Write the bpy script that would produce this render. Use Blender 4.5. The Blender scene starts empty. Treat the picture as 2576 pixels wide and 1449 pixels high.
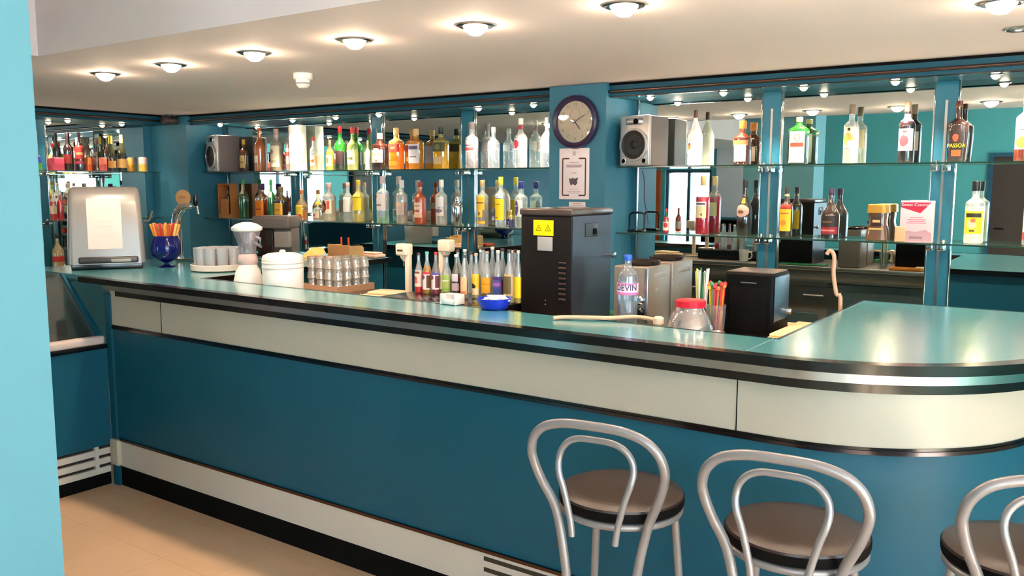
import bpy, bmesh, math, random
from mathutils import Vector, Matrix
from math import sin, cos, pi, radians, sqrt, atan2
random.seed(7)
SC = bpy.context.scene
COL = SC.collection
W_, H_ = 2576, 1449

# ---------------------------------------------------------------- camera
F_PX, YAW, PIT, ROLL, CH, CD = 2147.31, 0.6106, 0.1189, 0.0015, 1.6345, 4.73
_f = Vector((-sin(YAW)*cos(PIT), cos(YAW)*cos(PIT), -sin(PIT)))
_r0 = Vector((cos(YAW), sin(YAW), 0)); _u0 = _r0.cross(_f)
_r = cos(ROLL)*_r0 + sin(ROLL)*_u0
_u = -sin(ROLL)*_r0 + cos(ROLL)*_u0
CAM = Vector((0, -CD, CH))
cd = bpy.data.cameras.new('camera'); cam = bpy.data.objects.new('camera', cd); COL.objects.link(cam)
cd.sensor_width = 36; cd.sensor_fit = 'HORIZONTAL'; cd.lens = F_PX/W_*36; cd.clip_start = 0.02; cd.clip_end = 100
cam.matrix_world = Matrix(((_r.x, _u.x, -_f.x, CAM.x), (_r.y, _u.y, -_f.y, CAM.y), (_r.z, _u.z, -_f.z, CAM.z), (0, 0, 0, 1)))
SC.camera = cam

def ray(px, py):
    return _f + (px-W_/2)/F_PX*_r - (py-H_/2)/F_PX*_u
def onY(px, py, y):
    d = ray(px, py); t = (y+CD)/d.y; return CAM + d*t
def onZ(px, py, z):
    d = ray(px, py); t = (z-CH)/d.z; return CAM + d*t
def onX(px, py, x):
    d = ray(px, py); t = x/d.x; return CAM + d*t
def depth(p):
    return (Vector(p)-CAM).dot(_f)

# ---------------------------------------------------------------- colour, materials
def lin(c):
    return tuple(((v/255)/12.92 if v/255 <= .04045 else ((v/255+.055)/1.055)**2.4) for v in c)
MATS = {}
def pm(name, rgb, rough=.5, metal=0., spec=.5, coat=0., noise=0., nscale=20., bump=0., bscale=60., emit=None, estr=0., trans=0.):
    if name in MATS: return MATS[name]
    m = bpy.data.materials.new(name); m.use_nodes = True; MATS[name] = m
    nt = m.node_tree; b = nt.nodes['Principled BSDF']
    c = lin(rgb)+(1,)
    b.inputs['Base Color'].default_value = c
    b.inputs['Roughness'].default_value = rough; b.inputs['Metallic'].default_value = metal
    b.inputs['Specular IOR Level'].default_value = spec
    b.inputs['Coat Weight'].default_value = coat; b.inputs['Coat Roughness'].default_value = .2
    b.inputs['Transmission Weight'].default_value = trans
    if emit:
        b.inputs['Emission Color'].default_value = lin(emit)+(1,); b.inputs['Emission Strength'].default_value = estr
    if noise or bump:
        tc = nt.nodes.new('ShaderNodeTexCoord')
    if noise:
        n = nt.nodes.new('ShaderNodeTexNoise'); n.inputs['Scale'].default_value = nscale; n.inputs['Detail'].default_value = 4
        nt.links.new(tc.outputs['Object'], n.inputs['Vector'])
        mr = nt.nodes.new('ShaderNodeMapRange'); mr.inputs[3].default_value = 1-noise; mr.inputs[4].default_value = 1+noise
        nt.links.new(n.outputs['Fac'], mr.inputs[0])
        mx = nt.nodes.new('ShaderNodeVectorMath'); mx.operation = 'SCALE'; mx.inputs[0].default_value = c[:3]
        nt.links.new(mr.outputs[0], mx.inputs['Scale']); nt.links.new(mx.outputs[0], b.inputs['Base Color'])
    if bump:
        n2 = nt.nodes.new('ShaderNodeTexNoise'); n2.inputs['Scale'].default_value = bscale
        nt.links.new(tc.outputs['Object'], n2.inputs['Vector'])
        bp = nt.nodes.new('ShaderNodeBump'); bp.inputs['Strength'].default_value = bump; bp.inputs['Distance'].default_value = .002
        nt.links.new(n2.outputs['Fac'], bp.inputs['Height']); nt.links.new(bp.outputs[0], b.inputs['Normal'])
    return m
def gm(name, rgb, dens=.12, gloss=.14, rough=.02):
    """glass: tinted see-through, a little body colour, glossy surface"""
    if name in MATS: return MATS[name]
    m = bpy.data.materials.new(name); m.use_nodes = True; MATS[name] = m
    nt = m.node_tree; nt.nodes.clear()
    out = nt.nodes.new('ShaderNodeOutputMaterial')
    c = lin(rgb)+(1,)
    tr = nt.nodes.new('ShaderNodeBsdfTransparent')
    tint = tuple(min(1, .35+.65*sqrt(v)) if dens < .3 else sqrt(v) for v in c[:3])
    tr.inputs[0].default_value = tint+(1,)
    di = nt.nodes.new('ShaderNodeBsdfPrincipled'); di.inputs['Base Color'].default_value = c; di.inputs['Roughness'].default_value = .3
    m1 = nt.nodes.new('ShaderNodeMixShader'); m1.inputs[0].default_value = dens
    nt.links.new(tr.outputs[0], m1.inputs[1]); nt.links.new(di.outputs[0], m1.inputs[2])
    gl = nt.nodes.new('ShaderNodeBsdfGlossy'); gl.inputs['Roughness'].default_value = rough; gl.inputs['Color'].default_value = (1, 1, 1, 1)
    lw = nt.nodes.new('ShaderNodeLayerWeight'); lw.inputs['Blend'].default_value = .28
    mr = nt.nodes.new('ShaderNodeMapRange'); mr.inputs[3].default_value = gloss*.5; mr.inputs[4].default_value = .75
    nt.links.new(lw.outputs['Fresnel'], mr.inputs[0])
    m2 = nt.nodes.new('ShaderNodeMixShader')
    nt.links.new(mr.outputs[0], m2.inputs[0]); nt.links.new(m1.outputs[0], m2.inputs[1]); nt.links.new(gl.outputs[0], m2.inputs[2])
    nt.links.new(m2.outputs[0], out.inputs[0])
    return m
def cm(rgb, rough=.5, metal=0., **k):
    return pm('paint_%d_%d_%d_%d_%d' % (*rgb, int(rough*100), int(metal*100)), rgb, rough, metal, **k)

TEAL_W = pm('teal_wall_paint', (48, 114, 138), .5, noise=.06, nscale=3)
TEAL_P = pm('teal_laminate_panel', (15, 79, 100), .46, spec=.3, noise=.05, nscale=2.5, bump=.05, bscale=300)
TEAL_TOP = pm('teal_worktop_laminate', (74, 144, 152), .2, spec=1.0, coat=.6, noise=.03, nscale=4)
TEAL_L = pm('light_teal_paint', (94, 156, 172), .6, noise=.02, nscale=4)
TEAL_U = pm('teal_upright_laminate', (30, 106, 130), .4, noise=.03, nscale=3)
TEAL_F = pm('teal_room_paint', (84, 182, 190), .6, noise=.04, nscale=2)
CREAM = pm('cream_laminate', (180, 175, 160), .38, noise=.03, nscale=3)
WHITE_SK = pm('white_skirting_laminate', (196, 188, 178), .4, noise=.02, nscale=3)
BLACK = pm('black_gloss_edging', (10, 10, 12), .18, spec=.6)
BLACKM = pm('black_matte', (8, 7, 7), .7, spec=.1)
CHROME = pm('chrome', (215, 215, 215), .12, metal=1)
CHROMED = pm('dull_aluminium', (170, 170, 172), .28, metal=1)
STEEL = pm('brushed_stainless_steel', (168, 160, 150), .3, metal=1, noise=.08, nscale=8)
CEIL = pm('white_ceiling_paint', (224, 213, 212), .8, noise=.015, nscale=2)
MIRROR = pm('mirror_glass', (212, 222, 220), .005, metal=1)
BROWNCH = pm('dark_bronze_tube', (110, 90, 86), .2, metal=1)
GLASSC = gm('clear_glass', (235, 240, 240), .10)
GLASST = gm('green_shelf_glass', (196, 226, 214), .05, .12)
GREENEDGE = pm('green_glass_edge', (38, 66, 54), .12, spec=.8)
STOOLM = pm('silver_grey_painted_tube', (142, 139, 141), .34, metal=.45)
LEATHER = pm('brown_leatherette', (50, 33, 26), .3, spec=.5, bump=.25, bscale=500)
WHITEP = pm('white_plastic', (238, 232, 226), .35)
PAPER = pm('white_paper', (222, 208, 202), .8)

# ---------------------------------------------------------------- mesh helpers
class MB:
    def __init__(s): s.v = []; s.f = []; s.m = []
    def add(s, vs, fs, mi=0):
        o = len(s.v); s.v += [tuple(v) for v in vs]; s.f += [tuple(i+o for i in f) for f in fs]
        s.m += ([mi]*len(fs) if isinstance(mi, int) else list(mi)); return s
    def box(s, x0, x1, y0, y1, z0, z1, mi=0):
        v = [(x0, y0, z0), (x1, y0, z0), (x1, y1, z0), (x0, y1, z0), (x0, y0, z1), (x1, y0, z1), (x1, y1, z1), (x0, y1, z1)]
        return s.add(v, [(3, 2, 1, 0), (4, 5, 6, 7), (0, 1, 5, 4), (1, 2, 6, 5), (2, 3, 7, 6), (3, 0, 4, 7)], mi)
    def rbox(s, x0, x1, y0, y1, z0, z1, b=.01, mi=0, seg=3, taper=None):
        bm = bmesh.new(); bmesh.ops.create_cube(bm, size=1)
        for v in bm.verts:
            tx = ty = 0
            if taper and v.co.z > 0: tx, ty = taper
            v.co.x = (x0+x1)/2 + v.co.x*(x1-x0-2*tx); v.co.y = (y0+y1)/2 + v.co.y*(y1-y0-2*ty); v.co.z = (z0+z1)/2 + v.co.z*(z1-z0)
        bmesh.ops.bevel(bm, geom=bm.edges[:], offset=b, segments=seg, profile=.5, affect='EDGES')
        bm.verts.index_update()
        s.add([v.co[:] for v in bm.verts], [[v.index for v in f.verts] for f in bm.faces], mi); bm.free(); return s
    def prism(s, poly, z0, z1, mi=0, top=None):
        n = len(poly); v = [(p[0], p[1], z0) for p in poly]+[(p[0], p[1], z1) for p in poly]
        f = [tuple(reversed(range(n))), tuple(range(n, 2*n))]+[(i, (i+1) % n, n+(i+1) % n, n+i) for i in range(n)]
        ms = [mi, mi if top is None else top]+[mi]*n
        return s.add(v, f, ms)
    def prism_x(s, poly, x0, x1, mi=0):   # poly in (y, z)
        n = len(poly); v = [(x0, p[0], p[1]) for p in poly]+[(x1, p[0], p[1]) for p in poly]
        return s.add(v, [tuple(reversed(range(n))), tuple(range(n, 2*n))]+[(i, (i+1) % n, n+(i+1) % n, n+i) for i in range(n)], mi)
    def lathe(s, prof, cx=0, cy=0, seg=28, mi=0, axis='z', mf=None, caps=True):
        v = []; f = []; ms = []
        n = len(prof)
        for (r, z) in prof:
            for k in range(seg):
                a = 2*pi*k/seg
                p = (cx+r*cos(a), cy+r*sin(a), z)
                v.append(p)
        for i in range(n-1):
            for k in range(seg):
                k2 = (k+1) % seg
                f.append((i*seg+k, i*seg+k2, (i+1)*seg+k2, (i+1)*seg+k)); ms.append(mf(i) if mf else mi)
        if caps and prof[0][0] > 1e-6: f.append(tuple(reversed(range(seg)))); ms.append(mf(0) if mf else mi)
        if caps and prof[-1][0] > 1e-6: f.append(tuple((n-1)*seg+k for k in range(seg))); ms.append(mf(n-2) if mf else mi)
        if axis == 'y': v = [(x, -z, y) for (x, y, z) in v]      # disc facing -y when z grows
        if axis == 'x': v = [(z, x, y) for (x, y, z) in v]
        return s.add(v, f, ms)
    def tube(s, pts, r, seg=10, mi=0, closed=False, rs=None):
        P = [Vector(p) for p in pts]; n = len(P); v = []; f = []
        up = None
        for i in range(n):
            if closed: t = (P[(i+1) % n]-P[i-1]).normalized()
            else: t = (P[min(i+1, n-1)]-P[max(i-1, 0)]).normalized()
            if up is None:
                up = Vector((0, 0, 1)) if abs(t.z) < .9 else Vector((1, 0, 0))
            a = (up-t*up.dot(t)).normalized(); up = a; b = t.cross(a)
            rr = rs[i] if rs else r
            for k in range(seg):
                w = 2*pi*k/seg; v.append(P[i]+a*cos(w)*rr+b*sin(w)*rr)
        m = n if closed else n-1
        for i in range(m):
            j = (i+1) % n
            for k in range(seg):
                k2 = (k+1) % seg; f.append((i*seg+k, i*seg+k2, j*seg+k2, j*seg+k))
        if not closed: f += [tuple(reversed(range(seg))), tuple((n-1)*seg+k for k in range(seg))]
        return s.add(v, f, mi)
    def ribbon(s, path_in, path_out, z0, z1, mi=0):
        n = len(path_in); v = []
        for a, b in zip(path_in, path_out):
            v += [(a[0], a[1], z0), (b[0], b[1], z0), (b[0], b[1], z1), (a[0], a[1], z1)]
        f = []
        for i in range(n-1):
            o = i*4; q = o+4
            f += [(o+1, q+1, q+2, o+2), (o+2, q+2, q+3, o+3), (o, o+3, q+3, q), (o, q, q+1, o+1)]
        f += [(0, 1, 2, 3), (4*n-1, 4*n-2, 4*n-3, 4*n-4)]
        return s.add(v, f, mi)
    def text(s, body, size, pos, mi=0, rot=None, depth=.0006, wrap=None, align='CENTER', sx=1.):
        cu = bpy.data.curves.new('t', 'FONT'); cu.body = body; cu.size = size; cu.align_x = align; cu.align_y = 'CENTER'
        cu.extrude = depth; cu.resolution_u = 3
        o = bpy.data.objects.new('t', cu); COL.objects.link(o)
        dg = bpy.context.evaluated_depsgraph_get(); me = bpy.data.meshes.new_from_object(o.evaluated_get(dg))
        vs = [v.co.copy() for v in me.vertices]; fs = [tuple(p.vertices) for p in me.polygons]
        bpy.data.objects.remove(o); bpy.data.curves.remove(cu); bpy.data.meshes.remove(me)
        out = []
        for c in vs:
            x, y, z = c.x*sx, c.y, c.z
            if wrap: a = x/wrap; p = Vector((sin(a)*(wrap+z), -cos(a)*(wrap+z), y))
            else: p = Vector((x, -z, y))       # readable from -y
            if rot: p = rot @ p
            out.append(p+Vector(pos))
        return s.add(out, fs, mi)

def build(name, mb, mats, parent=None, loc=(0, 0, 0), rot=0, sharp=38, flat=False):
    me = bpy.data.meshes.new(name); me.from_pydata(mb.v, [], mb.f)
    if not isinstance(mats, (list, tuple)): mats = [mats]
    for m in mats: me.materials.append(m)
    if len(mats) > 1:
        me.polygons.foreach_set('material_index', [min(i, len(mats)-1) for i in mb.m])
    bm = bmesh.new(); bm.from_mesh(me); bmesh.ops.recalc_face_normals(bm, faces=bm.faces[:]); bm.to_mesh(me); bm.free()
    if not flat:
        me.polygons.foreach_set('use_smooth', [True]*len(me.polygons))
        me.set_sharp_from_angle(angle=radians(sharp))
    me.update()
    o = bpy.data.objects.new(name, me); COL.objects.link(o)
    if parent: o.parent = parent
    o.location = loc; o.rotation_euler = (0, 0, rot)
    return o
def thing(name, label, cat, loc=(0, 0, 0), rz=0, group=None):
    o = bpy.data.objects.new(name, None); COL.objects.link(o); o.empty_display_size = .05
    o.location = loc; o.rotation_euler = (0, 0, rz); o['label'] = label; o['category'] = cat
    if group: o['group'] = group
    return o
def tag(o, label, cat, group=None, kind=None):
    o['label'] = label; o['category'] = cat
    if group: o['group'] = group
    if kind: o['kind'] = kind
    return o
def struct(name, mb, mats, label=None, loc=(0, 0, 0)):
    o = build(name, mb, mats, loc=loc); o['kind'] = 'structure'
    if label: o['label'] = label
    return o
def dup(root, loc, rz=None, label=None, group=None):
    r = root.copy(); COL.objects.link(r); r.location = loc
    if rz is not None: r.rotation_euler = (0, 0, rz)
    if label: r['label'] = label
    if group: r['group'] = group
    for ch in list(root.children):
        c = ch.copy(); COL.objects.link(c); c.parent = r
        for g in ch.children:
            d = g.copy(); COL.objects.link(d); d.parent = c
    return r
def arc(cx, cy, r, a0, a1, n):
    return [(cx+r*cos(radians(a0+(a1-a0)*i/n)), cy+r*sin(radians(a0+(a1-a0)*i/n))) for i in range(n+1)]
# ================================================================ ROOM
XL = -6.92; ZC = 2.2226; ZR = 2.66; YF = -8.3; XR = 3.2; YW = 0.015
# floor
fl = MB().box(XL-.1, XR+.1, YF-.1, .2, -.06, 0)
fm = pm('tan_floor_tiles', (206, 170, 138), .42, noise=.05, nscale=6)
nt = fm.node_tree; b = nt.nodes['Principled BSDF']
bt = nt.nodes.new('ShaderNodeTexBrick'); tc = nt.nodes.new('ShaderNodeTexCoord')
bt.offset = 0; bt.inputs['Scale'].default_value = 1; bt.inputs['Brick Width'].default_value = .333; bt.inputs['Row Height'].default_value = .333
bt.inputs['Mortar Size'].default_value = .002; bt.inputs['Color1'].default_value = lin((210, 176, 142))+(1,); bt.inputs['Color2'].default_value = lin((204, 168, 134))+(1,)
bt.inputs['Mortar'].default_value = lin((190, 152, 118))+(1,)
nt.links.new(tc.outputs['Object'], bt.inputs['Vector']); nt.links.new(bt.outputs['Color'], b.inputs['Base Color'])
struct('floor', fl, fm)
# ceilings: lowered part over the bar, raised part over the room
low = [(XL-.1, .1), (.12, .1), (.12, -.8), (.02, -1.35), (-.18, -1.8), (-.5, -2.15), (-.9, -2.42), (-1.4, -2.6), (-2.0, -2.67), (-4.08, -2.69), (-4.08, YF-.1), (XL-.1, YF-.1)]
struct('ceiling', MB().prism(low, ZC, ZR+.02), CEIL)
struct('ceiling', MB().box(XL-.1, XR+.1, YF-.1, .1, ZR, ZR+.08), CEIL)
# walls
struct('wall_back', MB().box(XL-.1, XR+.1, YW, YW+.12, -.0, ZR), TEAL_W)
struct('wall_left', MB().box(XL-.12, XL-.006, YF, YW+.1, 0, ZR), TEAL_W)
def wall_with_holes(name, axis, c0, c1, a0, a1, z0, z1, holes, mat):
    """axis 'x': wall plane runs along y (thickness c0..c1 in x). holes (a0,a1,z0,z1)"""
    mb = MB(); cuts = sorted(set([a0, a1]+[h[0] for h in holes]+[h[1] for h in holes]))
    for p, q in zip(cuts[:-1], cuts[1:]):
        hs = sorted([h for h in holes if h[0] <= p+1e-6 and h[1] >= q-1e-6], key=lambda h: h[2])
        z = z0
        for h in hs:
            if h[2] > z+1e-4:
                mb.box(c0, c1, p, q, z, h[2]) if axis == 'x' else mb.box(p, q, c0, c1, z, h[2])
            z = h[3]
        if z < z1-1e-4:
            mb.box(c0, c1, p, q, z, z1) if axis == 'x' else mb.box(p, q, c0, c1, z, z1)
    return struct(name, mb, mat)
RH = [(-7.3, -5.3, .75, 2.4), (-4.9, -2.9, .75, 2.4)]
FH = [(-6.05, -5.25, .3, 1.9), (-1.38, -.45, 0, 2.08), (.3, 2.7, .8, 2.4)]
wall_with_holes('wall_right', 'x', XR, XR+.15, YF, YW+.1, 0, ZR, RH, TEAL_F)
wall_with_holes('wall_front', 'y', YF-.15, YF, XL-.1, XR+.1, 0, ZR, FH, TEAL_F)
WF = pm('window_frame_paint', (70, 96, 112), .4)
def window(n, axis, c, a0, a1, z0, z1, div=2, mat=WF):
    w = .05; mb = MB()
    def bx(p, q, s, t):
        mb.box(c-.03, c+.03, p, q, s, t) if axis == 'x' else mb.box(p, q, c-.03, c+.03, s, t)
    bx(a0, a0+w, z0, z1); bx(a1-w, a1, z0, z1); bx(a0+w, a1-w, z0, z0+w); bx(a0+w, a1-w, z1-w, z1)
    for i in range(1, div):
        m = a0+(a1-a0)*i/div; bx(m-w/2, m+w/2, z0+w, z1-w)
    o = struct(n, mb, mat)
    g = MB()
    if axis == 'x': g.box(c-.004, c+.004, a0+w, a1-w, z0+w, z1-w)
    else: g.box(a0+w, a1-w, c-.004, c+.004, z0+w, z1-w)
    p = build('window_pane', g, GLASSC, parent=o)
    return o
for i, h in enumerate(RH): window('window_%d' % (i+1), 'x', XR+.07, h[0], h[1], h[2], h[3])
window('window_3', 'y', YF-.07, *FH[0], div=2)
window('window_4', 'y', YF-.07, *FH[2], div=3)
# door in the front wall
d = struct('door_1', MB().box(-1.33, -.5, YF-.09, YF-.04, .01, 2.03), pm('dark_brown_door', (64, 54, 50), .5, noise=.1, nscale=5))
build('door_frame', MB().box(-1.38, -1.33, YF-.12, YF+.03, 0, 2.08).box(-.5, -.45, YF-.12, YF+.03, 0, 2.08).box(-1.33, -.5, YF-.12, YF+.03, 2.03, 2.08), pm('blue_teal_door_frame', (22, 88, 120), .4), parent=d)
build('door_handle', MB().tube([(-1.27, YF-.04, 1.08), (-1.27, YF+.02, 1.08), (-1.16, YF+.02, 1.08)], .009), BLACKM, parent=d)
# staircase outside the front window
st = MB()
for i in range(12): st.box(-6.9+i*.26, -6.9+(i+1)*.26, -10.6, -9.4, -.05, .18*(12-i)*.9)
tag(build('staircase', st, pm('beige_stone', (196, 172, 150), .7, noise=.05)), 'beige stone staircase outside the left window behind the camera', 'staircase')
tag(build('orange_banner', MB().box(-6.42, -6.12, YF+.002, YF+.03, .02, 1.9), cm((214, 96, 36), .5)), 'tall orange wall panel at the far left corner, seen in the mirror', 'panel')
tag(build('window_blind', MB().box(-5.16, -4.62, YF, YF+.03, 1.15, 2.35), pm('white_roller_blind', (232, 234, 240), .8)), 'white roller blind on the wall behind the pillar, seen in the mirror', 'blind')
tag(build('storage_cabinet', MB().rbox(-5.2, -4.3, YF+.02, YF+.5, 0, 1.12, .01), BLACKM), 'black cabinet under the white blind, seen in the mirror', 'cabinet')
# free standing pillar near the camera
struct('wall_pillar', MB().box(-3.02, -2.335, -3.93, -3.58, 0, ZR), TEAL_L)

# ---------------------------------------------------------------- back bar columns
c1 = thing('column', 'teal column in the back corner beside the beer tap', 'column', (0, 0, 0))
build('shaft', MB().box(XL, -6.416, -.34, YW, 0, ZC), TEAL_W, c1)
c2 = thing('column', 'teal column that carries the round wall clock', 'column', (0, 0, 0))
build('shaft', MB().box(-2.8, -2.416, -.34, YW, 0, ZC-.002), TEAL_W, c2)

# mirror bays on the back wall.  strips: x0,x1
ZS1, ZS2, ZM0, ZSOF = 1.7505, 1.3627, .86, 2.147
strips = [(-5.505, -5.395), (-4.592, -4.482), (-3.731, -3.618), (-1.617, -1.509), (-.753, -.645), (.13, .24)]
edges = {'L': (-6.308, -2.8), 'R': (-2.376, .9)}
names_bay = []
def bay_mirrors(x0, x1, ss, side):
    xs = [x0]+[v for s in ss for v in s]+[x1]
    bays = [(xs[i], xs[i+1]) for i in range(0, len(xs), 2)]
    for k, (a, c) in enumerate(bays):
        nm = ['first', 'second', 'third', 'fourth'][k]
        t = thing('wall_mirror', '%s tall mirror panel from the left %s the clock column' % (nm, 'before' if side == 'L' else 'after'), 'mirror', ((a+c)/2, 0, ZM0), group='mirror panels of the back bar')
        w = (c-a)/2
        build('mirror_glass', MB().box(-w+.002, w-.002, 0, .006, 0, ZSOF-ZM0), MIRROR, t)
    return bays
baysL = bay_mirrors(edges['L'][0], edges['L'][1], strips[:3], 'L')
baysR = bay_mirrors(edges['R'][0], edges['R'][1], strips[3:], 'R')
ordn = ['leftmost', 'second from the left', 'third from the left', 'fourth from the left', 'fifth from the left', 'sixth from the left']
for k, (a, c) in enumerate(strips):
    t = thing('wall_upright', 'teal upright strip with chrome edges between mirrors, %s' % ordn[k], 'upright', ((a+c)/2, 0, ZM0), group='uprights between the mirrors')
    w = (c-a)/2; h = ZSOF-ZM0
    build('panel', MB().box(-w, w, -.012, .006, 0, h), TEAL_U, t)
    for s in (-1, 1): build('chrome_edge', MB().rbox(s*w-.004, s*w+.004, -.017, -.002, 0, h, .002), CHROME, t)
    build('slotted_rail', MB().box(-.006, .006, -.015, -.011, 0, h-.09), CHROMED, t)
for x in (-6.35, -2.396):
    tag(build('chrome_trim', MB().rbox(x+.014, x+.022, -.008, .004, ZM0, ZSOF, .002), CHROME), 'thin chrome trim beside the %s column' % ('corner' if x < -5 else 'clock'), 'trim', 'chrome trims of the mirrors')

# glass shelves and clips
def shelf_glass(x0, x1, z, label, axis='y'):
    t = thing('glass_shelf', label, 'shelf', ((x0+x1)/2, 0, z-.008), group='glass shelves of the back bar')
    w = (x1-x0)/2-.001
    build('glass_plate', MB().box(-w, w, -.205, -.0175, 0, .008), GLASST, t)
    build('front_edge', MB().box(-w, w, -.2062, -.2048, .0002, .0078), GREENEDGE, t)
    return t
lv = [('upper', ZS1), ('lower', ZS2)]
for ln, z in lv:
    xs = [edges['L'][0]-.1]+[(a+c)/2 for a, c in strips[:3]]+[edges['L'][1]]
    for k in range(4): shelf_glass(xs[k], xs[k+1], z, '%s glass shelf, %s section left of the clock column' % (ln, ['first', 'second', 'third', 'fourth'][k]))
    xs = [edges['R'][0]-.035]+[(a+c)/2 for a, c in strips[3:]]+[.95]
    for k in range(4): shelf_glass(xs[k], xs[k+1], z, '%s glass shelf, %s section right of the clock column' % (ln, ['first', 'second', 'third', 'fourth'][k]))
    for k, (a, c) in enumerate(strips):
        for s in (-1, 1):
            t = MB().rbox(-.016, .016, -.085, 0, -.034, -.0005, .006).lathe([(.010, -.002), (.012, .012), (.008, .02), (0, .022)], 0, -.025, 12)
            o = build('shelf_clip', t, CHROME, loc=((a+c)/2+s*.026, -.0175, z-.008))
            tag(o, 'chrome clip carrying the %s shelf, %s half of the %s upright' % (ln, 'left' if s < 0 else 'right', ordn[k]), 'clip', 'chrome shelf clips')

# cornice with soffit
def cornice(name, label, x0, x1):
    t = thing(name, label, 'cornice', (0, 0, 0), group='cornices above the mirrors')
    build('fascia', MB().box(x0, x1, -.30, -.27, ZSOF, ZC-.014), TEAL_P, t)
    build('soffit', MB().box(x0, x1, -.27, YW-.001, ZSOF, ZSOF+.02), TEAL_P, t)
    build('top_edge', MB().box(x0, x1, -.306, -.27, ZC-.014, ZC-.001), BLACKM, t)
    build('bronze_tube', MB().tube([(x0, -.311, ZSOF+.026), (x1, -.311, ZSOF+.026)], .0085, 10), BROWNCH, t)
    build('lower_edge', MB().box(x0, x1, -.303, -.27, ZSOF-.006, ZSOF), BLACK, t)
cornice('cornice', 'teal cornice with bronze tube left of the clock column', -6.416, -2.8)
cornice('cornice', 'teal cornice with bronze tube right of the clock column', -2.416, 1.0)
lc = thing('cornice', 'dark teal cornice above the left wall mirror', 'cornice', (0, 0, 0), group='cornices above the mirrors')
build('fascia', MB().box(-6.66, -6.63, -3.2, -.345, ZSOF, ZC-.014), TEAL_P, lc)
build('soffit', MB().box(XL, -6.66, -3.2, -.345, ZSOF, ZSOF+.02), TEAL_P, lc)
build('top_edge', MB().box(-6.66, -6.624, -3.2, -.345, ZC-.014, ZC-.001), BLACKM, lc)
build('bronze_tube', MB().tube([(-6.619, -3.2, ZSOF+.026), (-6.619, -.345, ZSOF+.026)], .0085, 10), BROWNCH, lc)

# left wall mirror, uprights, shelves
ym = [(-.42, -1.262), (-1.40, -2.6)]
t = thing('wall_mirror', 'mirror panel on the left wall above the silver dispenser', 'mirror', (XL, -.84, ZM0), group='mirror panels of the left wall')
build('mirror_glass', MB().box(-.004, .002, -.42, .42, 0, ZSOF-ZM0), MIRROR, t)
t = thing('wall_mirror', 'mirror panel on the left wall half hidden by the light pillar', 'mirror', (XL, -2.0, ZM0), group='mirror panels of the left wall')
build('mirror_glass', MB().box(-.004, .002, -.6, .6, 0, ZSOF-ZM0), MIRROR, t)
t = thing('wall_upright', 'teal upright strip on the left wall beside the light pillar', 'upright', (XL, -1.331, ZM0), group='uprights between the mirrors')
build('panel', MB().box(-.004, .012, -.069, .069, 0, ZSOF-ZM0), TEAL_U, t)
for s in (-1, 1): build('chrome_edge', MB().rbox(.002, .017, s*.069-.004, s*.069+.004, 0, ZSOF-ZM0, .002), CHROME, t)
build('slotted_rail', MB().box(.012, .015, -.006, .006, 0, 1.2), CHROMED, t)
for ln, z in (('upper', ZS1), ('middle', ZS2), ('lower', .985)):
    t = thing('glass_shelf', '%s glass shelf on the left wall' % ln, 'shelf', (XL, -1.5, z-.008), group='glass shelves of the left wall')
    build('glass_plate', MB().box(.0175, .205, -1.0, 1.1, 0, .008), GLASST, t)
    build('front_edge', MB().box(.2048, .2062, -1.0, 1.1, .0002, .0078), GREENEDGE, t)
    for s in (-1, 1):
        o = build('shelf_clip', MB().rbox(0, .085, -.016, .016, -.034, -.0005, .006).lathe([(.010, -.002), (.012, .012), (.008, .02), (0, .022)], .025, 0, 12), CHROME, loc=(XL+.0175, -1.331+s*.03, z-.008))
        tag(o, 'chrome clip of the %s shelf on the left wall, %s one' % (ln, 'nearer' if s < 0 else 'farther'), 'clip', 'chrome shelf clips')

# ---------------------------------------------------------------- lights in the ceiling
BULB = pm('lit_halogen_bulb', (255, 240, 220), .5, emit=(255, 226, 192), estr=60)
BULBM = pm('lit_main_bulb', (255, 240, 220), .5, emit=(255, 222, 186), estr=150)
def downlight(x, y, z, r, label, power, group, on=True, blend=.9, size=2.1, glow=0, col=(1, .80, .62)):
    t = thing('ceiling_spotlight', label, 'spotlight', (x, y, z), group=group)
    build('ring', MB().lathe([(r, 0), (r*1.45, -.001), (r*1.5, -.004), (r*1.3, -.008), (r*.95, -.006), (r*.95, 0)], seg=28, caps=False), CHROME, t)
    if on:
        build('bulb', MB().lathe([(r*.96, -.002), (r*.95, -.008), (r*.75, -.010-r*.28), (r*.4, -.012-r*.5), (0, -.013-r*.56)], seg=24), BULBM if glow else BULB, t)
        ld = bpy.data.lights.new('halogen_light', 'SPOT'); ld.energy = power; ld.color = col; ld.spot_size = size; ld.spot_blend = blend; ld.shadow_soft_size = r*.8
        l = bpy.data.objects.new('halogen_light', ld); COL.objects.link(l); l.parent = t; l.location = (0, 0, -.02-r*.65)
    else:
        build('bulb', MB().lathe([(r*.9, -.0005), (r*.9, -.003), (0, -.004)], seg=24), CHROMED, t)
mains = [(-4.414, -2.18), (-3.817, -2.186), (-3.176, -2.195), (-2.563, -2.184), (-1.964, -2.16), (-1.35, -2.165), (-.737, -2.12), (-.335, -1.516)]
for k, (x, y) in enumerate(mains):
    downlight(x, y, ZC, .048, 'lit round halogen downlight in the lowered ceiling, number %s from the left' % ['one', 'two', 'three', 'four', 'five', 'six', 'seven', 'eight'][k], 8, 'downlights in the lowered ceiling', glow=1.5)
downlight(-.322, -.962, ZC, .042, 'unlit chrome ring of the dead downlight nearest the mirror', 0, 'downlights in the lowered ceiling', on=False)
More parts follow.
